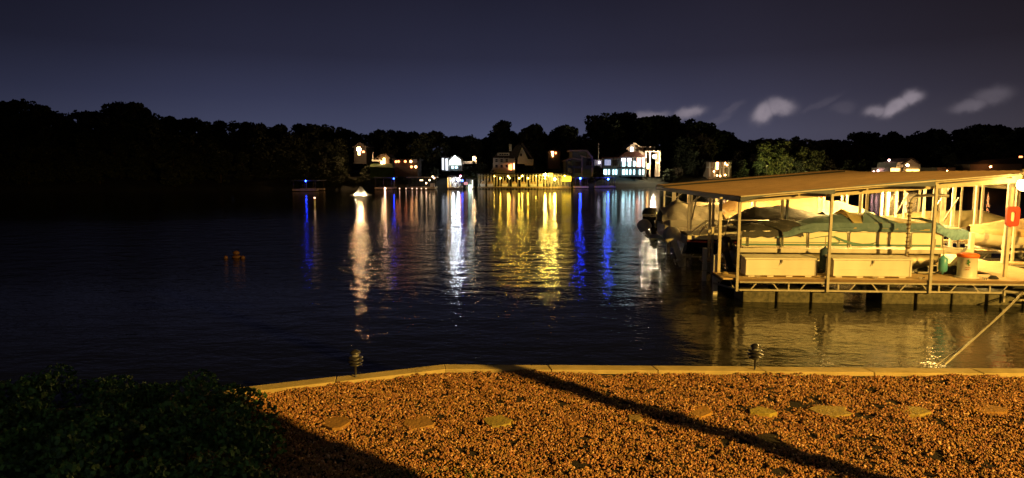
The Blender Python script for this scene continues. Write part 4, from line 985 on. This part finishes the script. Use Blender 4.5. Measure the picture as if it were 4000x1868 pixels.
def house(name, label, x, Y, cat='house'): 
    xx = XA(x, Y); return thing(name, label, cat, (xx, Y, terr(x, Y-shoreY(x))))
def bulb(name, x, y, Y, r, m_, parent=None):
    mb = MB(); mb.sphere(W(x, y, Y), r, 10); return mb.build(name, m_, parent, True)

# A: dark house high on the left
Y = 150; t = house('hillside_house', 'dark house high on the slope with two hot orange windows', 1405, Y)
part('wall', M['rubber'], t, Y, 8, (1382, 572, 1432, 640)); part('roof', M['roofdark'], t, Y-.5, 9, polys=[[(1376,574),(1405,556),(1438,574)]])
part('window', gl['warm'], t, Y-.2, .15, (1396,572,1407,590)); part('window', gl['warm'], t, Y-.2, .15, (1398,594,1407,606)); part('window', gl['orange'], t, Y-.2, .15, (1414,590,1424,597)); bulb('front_lamp', 1402, 584, Y-6.5, .42, glow('added_streak_lamp', (1,.55,.24), 330), t)  # extra lamp added before the wall to strengthen the streak on the water
# B: gable house with lawn
Y = 150; t = house('gable_cottage', 'small tan gabled cottage with glowing doorway above the lit lawn', 1510, Y)
part('wall', M['beige'], t, Y, 7, (1480, 612, 1522, 660), polys=[[(1488,613),(1522,613),(1508,603)]]); part('roof', M['brown_siding'], t, Y-.6, 8, polys=[[(1466,618),(1484,604),(1508,601),(1526,618),(1508,606),(1480,611)]])
part('door', gl['warm'], t, Y-.2, .15, (1496,618,1504,640)); part('deck_rail', M['siding'], t, Y-3, .2, (1452,624,1492,631)); part('porch_post', M['siding'], t, Y-2.6, .2, (1455,594,1458,630))
bulb('porch_lamp', 1492, 636, Y-3.2, .22, gl['hot'], t)
mb = MB(); a = W(1448, 640, Y-2); b_ = W(1530, 640, Y-2); c = W(1536, 655, Y-8); d = W(1446, 652, Y-8)
mb.prism([d, c, b_, a], (0,0,-2.5)); struct(mb.build('lawn', M['lawn']))
# C: string of lights on a low terrace house
Y = 147; t = house('terrace_house', 'low dark terrace house with a string of small warm lamps', 1590, Y)
part('wall', M['roofdark'], t, Y, 6, (1540, 628, 1632, 690)); part('roof', M['roofdark'], t, Y-.5, 7, (1534, 622, 1638, 629))
for x, y, m_ in ((1547,632,'orange'),(1557,631,'orange'),(1583,631,'orange'),(1605,631,'hot'),(1607,652,'orange'),(1624,652,'hot')): bulb('lamp', x, y, Y-.5, .28, gl['warm'] if m_ == 'hot' else gl['orange'], t)
part('awning', M['siding'], t, Y-1, 1, (1612,622,1628,634))
# D: bright white building with an arch
Y = 156; t = house('arched_pavilion', 'bright white pavilion with glowing round arched front and two white columns', 1775, Y, 'pavilion')
arc = [(1778+28*math.cos(math.pi*k/14), 640-32*math.sin(math.pi*k/14)) for k in range(15)]
part('wall', M['greysiding'], t, Y, 6, (1728, 618, 1750, 668), polys=[arc+[(1750,668),(1806,668)]])
arc2 = [(1778+24*math.cos(math.pi*k/14), 640-27*math.sin(math.pi*k/14)) for k in range(15)]
part('arched_window', glow('arch_glow', (.95,.97,.80), .9), t, Y-.2, .15, polys=[arc2+[(1754,646),(1802,646)]])
part('neon_curve', glow('neon_white', (.8,.95,1), 9), t, Y-.45, .2, polys=[[(1758+k*5, 628+4*math.sin(k*1.3)) for k in range(9)]+[(1798-k*5, 631+4*math.sin((8-k)*1.3)) for k in range(9)]], *[])
part('lower_window', gl['white'], t, Y-.2, .15, (1764,650,1772,658), (1778,650,1786,658))
part('column', glow('column_glow', (.85,.9,1), 1.3), t, Y-1, .5, (1726,618,1733,664)); part('column', glow('column_glow', (.85,.9,1), 1.3), t, Y-1, .5, (1740,620,1749,666))  # columns given emission in place of light falling on them
part('roof', M['roofdark'], t, Y-.6, 7, polys=[[(1722,618),(1728,612),(1750,612),(1752,618)]])
bulb('flood_lamp', 1776, 612, Y-2.6, .16, gl['wl'], t)
# E: yellow lit terrace
Y = 156; t = house('garden_shed', 'small pale garden shed with one yellow lamp right of the bright arch', 1852, Y, 'shed')
part('wall', M['siding'], t, Y, 4, (1808, 630, 1856, 640), (1846, 614, 1860, 640)); part('roof', M['roofdark'], t, Y-.3, 4.6, polys=[[(1843,614),(1853,606),(1863,614)]]); bulb('lamp', 1851, 618, Y-.6, .28, gl['hot'], t)
# F: white balcony house with A frame
Y = 156; t = house('white_balcony_house', 'white two storey balcony house with chimney and steep pointed gable wing', 1990, Y)
part('wall', M['siding'], t, Y, 9, (1928, 616, 2008, 690), (2052, 622, 2083, 646)); part('gable_wall', M['siding'], t, Y-.4, 8, polys=[[(2022,622),(2062,622),(2039,571)], [(2022,622),(2062,622),(2062,640),(2022,640)]])
part('roof', M['roofdark'], t, Y-.9, 10, polys=[[(1926,617),(1945,602),(1995,596),(2020,562),(2039,566),(2018,620)], [(2039,566),(2075,622),(2084,622),(2044,558),(2036,560)]])
part('dormer', M['siding'], t, Y-1.2, 3, (1942, 597, 1990, 608)); part('chimney', M['siding'], t, Y-1, 1.5, (1988, 563, 1999, 590))
for x0 in (1951, 1960, 1969, 1978): part('window', M['glassdark'], t, Y-1.35, .1, (x0, 601, x0+7, 606))
part('window', M['glassdark'], t, Y-.6, .15, (2032, 600, 2039, 611))
for yy_ in (636, 662): part('balcony', M['siding'], t, Y-2.2, 2.1, (1926, yy_, 2012, yy_+3)); part('railing', M['siding'], t, Y-2.3, .12, (1926, yy_-9, 2012, yy_-8), (1926, yy_-3, 2012, yy_-2))
for x0 in (1926, 1946, 1966, 1986, 2008): part('balcony_post', M['siding'], t, Y-2.25, .25, (x0, 617, x0+2.2, 688))
for x0 in (1935, 1955, 1975):
    for yy_ in (622, 644): part('window', M['glassdark'], t, Y-.15, .12, (x0, yy_, x0+9, yy_+12))
part('window', gl['orange'], t, Y-2.6, .15, (1987, 643, 1992, 663)); part('window', gl['orange'], t, Y-2.6, .15, (1994, 641, 1999, 665)); part('window', gl['warm'], t, Y-2.6, .15, (2005, 640, 2009, 660))
part('side_stairs', M['siding'], t, Y-1.5, 1.5, polys=[[(1912,675),(1926,655),(1926,678),(1912,678)]])
# G: hidden house with lit window
Y = 164; t = house('hidden_house', 'dark house almost hidden in trees with one small glowing orange window', 2165, Y)
part('wall', M['brown_siding'], t, Y, 7, (2140, 588, 2188, 660)); part('roof', M['roofdark'], t, Y-.5, 8, polys=[[(2136,590),(2164,574),(2192,590)]])
part('window', gl['warm'], t, Y-.2, .15, polys=[[(2153,592),(2163,592),(2161,612),(2158,614)]]); part('window', gl['orange'], t, Y-.2, .15, (2168,594,2174,602))
# H: green house
Y = 155; t = house('green_house', 'grey green two storey house with stepped flat roofs and dark porches', 2270, Y)
part('wall', M['green_siding'], t, Y, 9, (2212, 628, 2320, 695), (2236, 592, 2292, 628)); part('roof', M['rooftrim'], t, Y-.8, 10, (2228, 586, 2296, 591), polys=[[(2206,628),(2236,616),(2272,622),(2272,627),(2236,620),(2212,630)], [(2268,606),(2316,622),(2324,622),(2324,626),(2268,611)], [(2288,588),(2296,588),(2318,614),(2312,616)]])
for x0, y0, x1, y1 in ((2218,630,2232,644),(2248,632,2268,648),(2290,630,2302,646),(2304,630,2318,646),(2218,658,2234,674),(2244,658,2272,676)): part('window', M['glassdark'], t, Y-.15, .12, (x0,y0,x1,y1))
part('balcony', M['green_siding'], t, Y-2.4, 2.3, (2236, 650, 2322, 654)); 
for x0 in (2272, 2312): part('balcony_post', M['rooftrim'], t, Y-2.4, .3, (x0, 612, x0+3, 690))
part('window', gl['pale'], t, Y+.0-.2, .15, (2338,630,2344,640)); part('wing_wall', M['siding'], t, Y+.5, 6, (2320, 624, 2352, 656))
# I: white lit house
Y = 164; t = house('white_lit_house', 'long white house with rows of glowing blue white windows facing the lake', 2440, Y)
part('wall', M['greysiding'], t, Y, 9, (2358, 618, 2422, 690), (2422, 614, 2522, 690)); part('roof', M['redroof'], t, Y-.9, 10, (2352, 614, 2424, 619), polys=[[(2418,614),(2440,596),(2490,592),(2524,614)]])
part('window', gl['dim'], t, Y-.2, .12, (2362,624,2386,646)); part('window', M['glassdark'], t, Y-.2, .12, (2392,624,2416,648))
for x0 in (2429, 2451): part('window', gl['pale'], t, Y-.2, .12, (x0,619,x0+14,630)); part('window', gl['white'], t, Y-.25, .12, (x0+3,631,x0+7,650)); part('window', gl['white'], t, Y-.25, .12, (x0+9,631,x0+13,650))
part('window', gl['white'], t, Y-.25, .12, (2475,630,2481,650)); part('window', gl['pink'], t, Y-.25, .12, (2488,617,2503,652)); part('window', gl['pink'], t, Y-.25, .12, (2507,617,2512,652)); part('window', gl['white'], t, Y-.27, .12, (2512,634,2517,654))
for x0 in (2358,2365,2376,2394,2405,2432,2438,2446,2460,2475,2497,2510): part('window', gl['white'], t, Y-.25, .12, (x0,663,x0+5,682))
for x0 in (2356, 2390, 2421, 2444, 2468, 2484, 2505, 2521): part('porch_post', M['siding'], t, Y-2.0, .3, (x0, 618, x0+2, 688))
part('balcony', M['siding'], t, Y-2.2, 2.1, (2356, 653, 2524, 657))
# I2: tall beige house
Y = 168; t = house('beige_gable_house', 'tall beige house with a white gable window and blazing porch lamp', 2530, Y)
part('wall', M['beige'], t, Y, 10, (2452, 574, 2558, 690), (2522, 592, 2578, 690), polys=[[(2452,575),(2502,575),(2480,562)]]); part('roof', M['rooftrim'], t, Y-.8, 11, polys=[[(2446,580),(2480,556),(2504,572),(2562,574),(2562,578),(2502,577),(2480,562),(2450,584)]])
part('window', glow('white_pane', (.85,.85,1), 4), t, Y-.2, .15, (2463,575,2473,592)); part('window', M['glassdark'], t, Y-.2, .15, (2514,577,2524,588))
part('porch_roof', M['rooftrim'], t, Y-3, 3, (2520, 590, 2580, 593)); 
for x0 in (2521, 2537, 2575): part('porch_post', M['rooftrim'], t, Y-2.9, .3, (x0, 593, x0+3, 690))
bulb('porch_lamp', 2556, 612, Y-5.4, .42, gl['porch'], t); part('window', gl['warm'], t, Y-.2, .15, (2528,640,2535,660)); bulb('garden_lamp', 2570, 637, Y-5, .25, gl['pink'], t)
# flagpole
mb = MB(); p = W(2337, 625, 160); mb.tube([(p.x, 160, 2), (p.x, 160, W(2337,560,160).z)], .14, 6); tag(mb.build('flagpole', M['galv']), 'thin bare pole standing left of the big wood', 'pole')
# J: small house with orange lamps
Y = 175; t = house('lantern_house', 'small tan house with warm glowing porch lanterns below the big wood', 2810, Y)
part('wall', M['beige'], t, Y, 7, (2768, 634, 2856, 700)); part('roof', M['roofdark'], t, Y-.6, 8, (2764, 629, 2860, 634)); part('balcony', M['siding'], t, Y-2, 1.9, (2768, 652, 2858, 655))
for x0, y0, x1, y1 in ((2798,634,2806,662),(2829,634,2835,644)): part('window', gl['warm'], t, Y-.2, .15, (x0,y0,x1,y1))
for x0 in (2772, 2790, 2812, 2826, 2846): part('balcony_post', M['siding'], t, Y-1.9, .3, (x0,634,x0+3,690))
for x, y in ((2789,670),(2801,686),(2813,688),(2833,684),(2840,645)): bulb('lantern', x, y, Y-2.5, .25, gl['warm'], t)
# K: bright house on the right
Y = 150; t = house('amber_house', 'amber floodlit gabled house on the right hill above the dock roof', 3560, Y)
part('wall', M['siding'], t, Y, 8, (3480, 655, 3518, 700), (3530, 640, 3592, 700), polys=[[(3526,641),(3596,641),(3562,620)], [(3500,655),(3530,655),(3530,632),(3506,634)]])
part('roof', M['roofdark'], t, Y-.5, 9, polys=[[(3520,642),(3556,617),(3568,617),(3602,642),(3594,642),(3562,621),(3528,642)]])
part('window', glow('amber_window', (1,.55,.12), 6), t, Y-.2, .15, (3481,658,3494,679)); part('window', glow('amber_window', (1,.55,.12), 6), t, Y-.2, .15, (3498,658,3513,679)); part('window', glow('amber_window', (1,.55,.12), 6), t, Y-.2, .15, (3542,662,3590,680))
bulb('flood_lamp', 3545, 646, Y-4, .25, glow('amber_lamp', (1,.5,.2), 160), t)
sl = thing('string_lights', 'string of five small pink white lamps climbing left of the amber house', 'string lights', W(3440, 672, 154))
for x, y in ((3413,672),(3430,667),(3447,660),(3466,655),(3473,626)): bulb('bulb', x, y, 154, .25, glow('pink_bulb', (1,.5,.45), 14), sl)
mb = MB(); mb.tube([W(x, y, 154) for x, y in ((3395,674),(3413,670),(3430,665),(3447,658),(3466,652),(3473,624))], .04, 4); mb.build('wire', M['rubber'], sl)
# K2: lit ground on the right
Y = 160; t = house('low_brick_house', 'long low brick house in dim orange light at the right edge of the far hill', 3850, Y)
part('wall', M['beige'], t, Y, 7, (3660, 655, 3730, 690), (3790, 640, 3990, 690)); part('roof', M['roofdark'], t, Y-.5, 8, polys=[[(3780,642),(3840,626),(3990,618),(4020,640)]]); part('window', gl['orange'], t, Y-.2, .12, (3982,610,3994,616)); bulb('front_lamp', 3870, 652, Y-2.5, .2, glow('dim_amber', (1,.35,.1), 60), t); bulb('front_lamp', 3700, 668, Y-2.5, .16, glow('dim_amber', (1,.4,.15), 50), t)
# garden lamps lighting the green trees
for (x, y, Y, st, lb, col) in ((3072, 664, 171, 800, 'small garden floodlight under the tallest green lit tree', (1,.75,.28)), (2996, 640, 170, 1700, 'garden floodlight among the leftmost green lit trees', (1,.95,.25)), (3150, 664, 171, 500, 'small garden floodlight at the right end of the green lit trees', (1,.75,.30))):
    p = W(x, y, Y); t = thing('garden_floodlight', lb, 'lamp', (p.x, p.y, p.z-2))
    mb = MB(); mb.tube([(p.x,p.y,terr(x, Y-shoreY(x))-.3),(p.x,p.y,p.z-.2)], .05, 6); mb.build('post', M['galvdark'], t)
    mb = MB(); mb.sphere(p, .15, 10); mb.build('globe', glow('garden_globe', col, st), t, True)
    mb = MB(); mb.box(p.x-.35, p.y-.34, p.z-.3, p.x+.35, p.y-.26, p.z+.3); mb.build('added_shield', M['rubber'], t)  # plate added to hide the bright globe from the lake side
# ------------------------------------------------------------------ far docks
def far_dock(label, x0, x1, yroof, Y, dep, name='covered_dock', roofm='rooftrim', npost=6, postm='bark', rows=2, zf=.5):
    a = W(x0, yroof, Y); b_ = W(x1, yroof, Y); t = thing(name, label, 'boat dock', ((a.x+b_.x)/2, Y, 0))
    mb = MB(); mb.box(a.x-.25, Y-.25, a.z, b_.x+.25, Y+dep+.25, a.z+.14); mb.build('roof', M[roofm], t)
    mb = MB(); mb.box(a.x, Y, zf-.35, b_.x, Y+1.4, zf); mb.box(a.x, Y+dep-1.2, zf-.35, b_.x, Y+dep, zf); mb.build('deck', M['deckwood'], t)
    for r_ in range(rows):
        for k in range(npost):
            x = a.x+.2+(b_.x-a.x-.4)*k/(npost-1); y = Y+.2+(dep-.4)*r_/max(1, rows-1)
            mb = MB(); mb.box(x-.055, y-.055, .0, x+.055, y+.055, a.z); mb.build('post', M[postm], t)
    return t
# big marina
t = far_dock('long far covered marina with many posts glowing yellow under dark roof', 1864, 2232, 681, 143, 8, 'covered_marina', 'roofdark', 31, 'cream', 3)
Y = 143
mb = MB(); zc = W(1900, 683, Y).z; mb.box(W(1866,0,Y).x, Y+.3, zc-.22, W(2230,0,Y).x, Y+7.6, zc-.16); mb.build('ceiling', M['under'], t)
zc -= .5
for i, x in enumerate((1954, 1990, 2028, 2062, 2130, 2167, 2203)):
    p = W(x, 700, Y+.9); p.z = 2.35
    q = thing('marina_lamp', 'yellow lamp hanging under the roof of the far covered marina', 'lamp', p, 'yellow lamps in the far marina')
    mb = MB(); mb.tube([p, (p.x, p.y, zc+.3)], .03, 5); mb.build('stem', M['galvdark'], q)
    mb = MB(); mb.sphere(p, .14, 10, (1,1,1)); mb.build('bulb', glow('marina_bulb', (1,.60,.05), 150), q, True)
for k, x in enumerate((1930, 1985, 2040, 2095, 2150, 2205)):  # lamps added out of sight to brighten the marina posts
    p = W(x, 700, Y+4.6); p.z = 2.75; q = thing('marina_lamp', '%s added fill lamp from the left deep under the far marina roof' % ('first','second','third','fourth','fifth','sixth')[k], 'lamp', p, 'added inner lamps of the far marina')
    mb = MB(); mb.tube([p, (p.x, p.y, zc+.3)], .03, 5); mb.build('stem', M['galvdark'], q)
    mb = MB(); mb.sphere(p, .13, 10, (1,1,.7)); mb.build('bulb', glow('marina_bulb', (1,.64,.08), 300), q, True)
for (x, y, r_, s_, lb) in ((2130, 683, .42, 480, 'brightest yellow lamp on the roof edge of the far marina'), (2167, 700, .36, 420, 'round pale yellow lamp on the right part of the far marina')):
    p = W(x, y, Y-1.0); q = thing('marina_floodlight', lb, 'lamp', p); mb = MB(); mb.sphere(p, r_*.6, 12); mb.build('bulb', glow('flood_bulb', (1,.68,.12), s_), q, True); mb = MB(); mb.tube([p+Vector((0,.1,-.1)), (p.x, p.y+1.2, p.z-.4)], .06, 5); mb.build('arm', M['galvdark'], q)
for (x0, y0, x1, y1, lb) in ((2141, 677, 2160, 691, 'small backlit yellow sign beside the brightest marina lamp'), (2196, 690, 2231, 709, 'wide backlit yellow sign at the right end of the far marina')):
    q = thing('lit_sign', lb, 'sign', W((x0+x1)/2, (y0+y1)/2, Y-.8)); part('frame', M['galvdark'], q, Y-.8, .25, (x0-1, y0-1, x1+1, y1+1)); part('panel', gl['ylo'], q, Y-.9, .09, (x0, y0, x1, y1)); part('legs', M['galvdark'], q, Y-.75, .1, (x0+2, y1, x0+3, 733), (x1-3, y1, x1-2, 733))
    part('marks', mat('brown_marks', (.12,.06,.01)), q, Y-.93, .02, *[(x0+2+k*4, y0+4+(k%2)*3, x0+4.5+k*4, y0+6+(k%2)*3) for k in range(int((x1-x0-4)/4))])
for i, (x, w) in enumerate(((1885, 20), (1915, 22), (1972, 26), (2010, 22), (2046, 24), (2085, 24), (2112, 18))):
    p = W(x, 725, Y+3); q = thing('moored_boat', 'small covered boat moored inside the far yellow marina, %s from its left end' % ('first','second','third','fourth','fifth','sixth','seventh')[i], 'boat', (p.x, Y+3, .1), 'covered boats inside the far marina')
    wv = w/F*Y/2
    mb = MB(); P = []
    for k in range(9):
        s = k/8; ww = wv*(1 if s < .5 else math.sqrt(max(.01, 1-((s-.5)/.5)**2))); P.append([(p.x-ww, Y+3+5*s, 1.1), (p.x-ww*.8, Y+3+5*s, .4), (p.x, Y+3+5*s, .1), (p.x+ww*.8, Y+3+5*s, .4), (p.x+ww, Y+3+5*s, 1.1)])
    mb.grid(P); mb.add(P[0], [(0,1,2,3,4)]); mb.build('hull', M['white'], q, True)
    mb = MB(); mb.grid([[(r_[0][0], r_[0][1], 1.1), ((r_[0][0]+r_[2][0])/2, r_[0][1], 1.5), (r_[2][0], r_[0][1], 1.7+.2*math.sin(i)), ((r_[4][0]+r_[2][0])/2, r_[0][1], 1.5), (r_[4][0], r_[0][1], 1.1)] for r_ in P]); mb.add([(P[0][0][0],P[0][0][1],1.1),(p.x,P[0][0][1],1.7),(P[0][4][0],P[0][0][1],1.1)],[(0,1,2)]); mb.build('cover', M['tan'], q, True)
# white boathouse dock
Y = 142; t = far_dock('square white lit boathouse dock with white lamps and red and blue trim light', 1748, 1800, 690, Y, 7, 'lit_boathouse', 'roofdark', 4, 'siding', 2)
part('back_wall', M['siding'], t, Y+4.2, .2, (1750, 692, 1800, 726)); part('side_panel', glow('amber_strip', (1,.5,.05), 2.5), t, Y-.3, .15, (1748,694,1751,732)); part('side_panel', glow('amber_strip', (1,.6,.2), 2.0), t, Y-.3, .15, (1758,694,1761,728)); part('lift_cradle', M['galvdark'], t, Y+2, 2.5, (1766, 712, 1784, 730))
for x, y, r_ in ((1769, 703, .22), (1790, 702, .24)): bulb('lamp', x, y, Y+.4, r_, gl['wl'], t)
bulb('red_lamp', 1799, 688, Y-.4, .22, glow('magenta_lamp', (1,.2,.45), 12), t); bulb('blue_lamp', 1806, 706, Y-.3, .25, glow('blue_trim', (.03,.08,1), 14), t); part('side_panel', glow('pink_strip', (1,.35,.3), .9), t, Y-.2, .15, (1812,712,1826,722))
t = far_dock('narrow dock with pale green white uprights right of the lit boathouse', 1818, 1848, 700, Y, 5, 'slatted_dock', 'roofdark', 5, 'siding', 2)
for x, m_ in ((1831, (.6,1,.85)), (1838, (.8,1,.9)), (1844, (.9,.9,.7))): part('light_tube', glow('green_white_tube', m_, 5), t, Y-.3, .15, (x, 722, x+2.4, 742) if x < 1840 else (x, 705, x+1.6, 735))
# dark small docks on the left with blue lamps
def blue_lamp(x, y, Y, label, r=.22):
    bm_ = gl['blue'] if r > .25 else gl['blue_dim']
    p = W(x, y, Y); q = thing('blue_dock_lamp', label, 'lamp', p, 'blue dock lamps'); mb = MB(); mb.sphere(p, r*.6, 10); mb.build('bulb', bm_, q, True); mb = MB(); mb.tube([(p.x, p.y+.3, .3), (p.x, p.y+.3, p.z+.1)], .06, 5); mb.build('post', M['galvdark'], q)
far_dock('dark low dock beside the leftmost blue lamp', 1140, 1235, 708, 128, 6, 'small_dock', 'fascia', 3)
blue_lamp(1194, 707, 127.5, 'blue lamp glowing on the leftmost dark dock')
far_dock('pale roofed dock left of the second blue lamp', 1462, 1532, 696, 138, 5, 'small_dock', 'fascia', 3)
blue_lamp(1538, 698, 137.5, 'blue lamp at the right end of the pale roofed dock')
t = far_dock('open roofed dock with small warm lamps between blue lamp and white boathouse', 1592, 1698, 695, 140, 5, 'small_dock', 'rooftrim', 4)
for x, y in ((1690,690),(1696,696),(1678,704),(1665,716)): bulb('lamp', x, y, 139.6, .18, glow('warm_dock_lamp', (1,.65,.35), 8), t)
part('lit_panel', glow('warm_panel', (1,.7,.35), 4), t, 140.4, .12, (1640,702,1652,707)); part('seat', M['siding'], t, 141.2, 1.2, (1680,716,1696,730))
for i, (x, s_) in enumerate(((1504, 30), (1561, 4), (1586, 3), (1610, 4), (1628, 4), (1646, 4), (1664, 4))):
    p = W(x, 735, 136); p.z = .35; q = thing('dock_marker_lamp', 'small dim warm lamp just above the water along the dark docks' if i else 'bright warm lamp just above the water left of the second blue lamp', 'lamp', p, 'warm lamps along the waterline' if i else None)
    mb = MB(); mb.sphere(p, .12 if i else .18, 8); mb.build('bulb', glow('warm_marker', (1,.55,.35), s_), q, True); mb = MB(); mb.tube([(p.x, p.y, -.2), (p.x, p.y, p.z)], .05, 5); mb.build('stake', M['galvdark'], q)
# blue lit docks on the right
far_dock('dark dock bathed in blue light below the green house', 2245, 2300, 697, 146, 4, 'small_dock', 'fascia', 3)
blue_lamp(2267, 697, 145, 'blue lamp on the dock below the green house', .30)
far_dock('dark dock bathed in blue light below the white lit house', 2325, 2405, 696, 149, 4, 'small_dock', 'fascia', 3)
blue_lamp(2376, 700, 148, 'blue lamp on the dock below the white lit house', .30)
# ------------------------------------------------------------------ fountain
c = G(1410, 762, 0); t = thing('fountain', 'low floodlit fountain of spray bubbling up from the lake', 'fountain', c)
r = np.random.default_rng(5); n = 5200
an = r.uniform(0, 6.283, n); k = r.uniform(0, 1, n)**.6*1.35*np.where(r.uniform(size=n) < .2, 1.35, 1.0); hh = 1.45*np.exp(-(k/.8)**2)*r.uniform(.15, 1, n)+.03
V = np.stack([c.x+np.cos(an)*k, c.y+np.sin(an)*k, hh], 1); v0, f0 = ico(); Vd = (v0[None]*np.array([.022, .022, .04])*r.uniform(.5, 1.5, (n,1,1)) + V[:, None]).reshape(-1, 3); Fd = (f0[None]+(np.arange(n)*12)[:, None, None]).reshape(-1, 3)
npmesh('spray', Vd, Fd, mat('white_spray', (.85,.85,.82), rough=.4), t)
mb = MB()
for k in range(8): a = k*math.pi/4; mb.sphere((c.x+math.cos(a)*1.0, c.y+math.sin(a)*1.0, .1), .08, 8)
mb.build('lamps', glow('fountain_lamp', (1,.74,.40), 900), t, True)
mb = MB(); mb.lathe(c, [(1.0,-.2),(1.1,.02),(.3,.06)], 16); mb.build('float', M['rubber'], t)
# buoy
b_ = G(1230, 806, 0); t = thing('marker_buoy', 'thin white and orange marker buoy standing in the open lake', 'buoy', b_)
mb = MB(); mb.lathe(b_, [(.10,-.3),(.11,.25),(.11,.95),(.06,1.0)], 12); mb.build('body', glow('buoy_body', (1,.55,.35), .0), t, True); mb = MB(); mb.lathe(b_, [(.115,.75),(.115,.85)], 12); mb.build('band', M['orange'], t, True)
mb = MB(); mb.lathe(b_, [(.11,.951),(.12,1.0),(.08,1.07),(.02,1.1)], 12); mb.build('lamp', glow('buoy_lamp', (1,.55,.35), 5), t, True)
# faint floats
c = G(925, 1008, 0)
t = thing('orange_float', 'faint orange float raft low on the dark open lake', 'float', c)
mb = MB(); mb.sphere(c+Vector((0,0,.05)), .2, 10, (1.3,1,.5)); mb.build('body', M['dullorange'], t, True); mb = MB(); mb.sphere(c+Vector((-.02,0,.26)), .17, 10, (1.1,.8,.7)); mb.build('top', M['dullorange'], t, True)
for dx, lb in ((-.45, 'small round float left of the orange float raft'), (.42, 'small round float right of the orange float raft')):
    mb = MB(); mb.sphere(c+Vector((dx,-.25,.05)), .11, 10); tag(mb.build('small_float', M['dullorange'], None, True), lb, 'float')
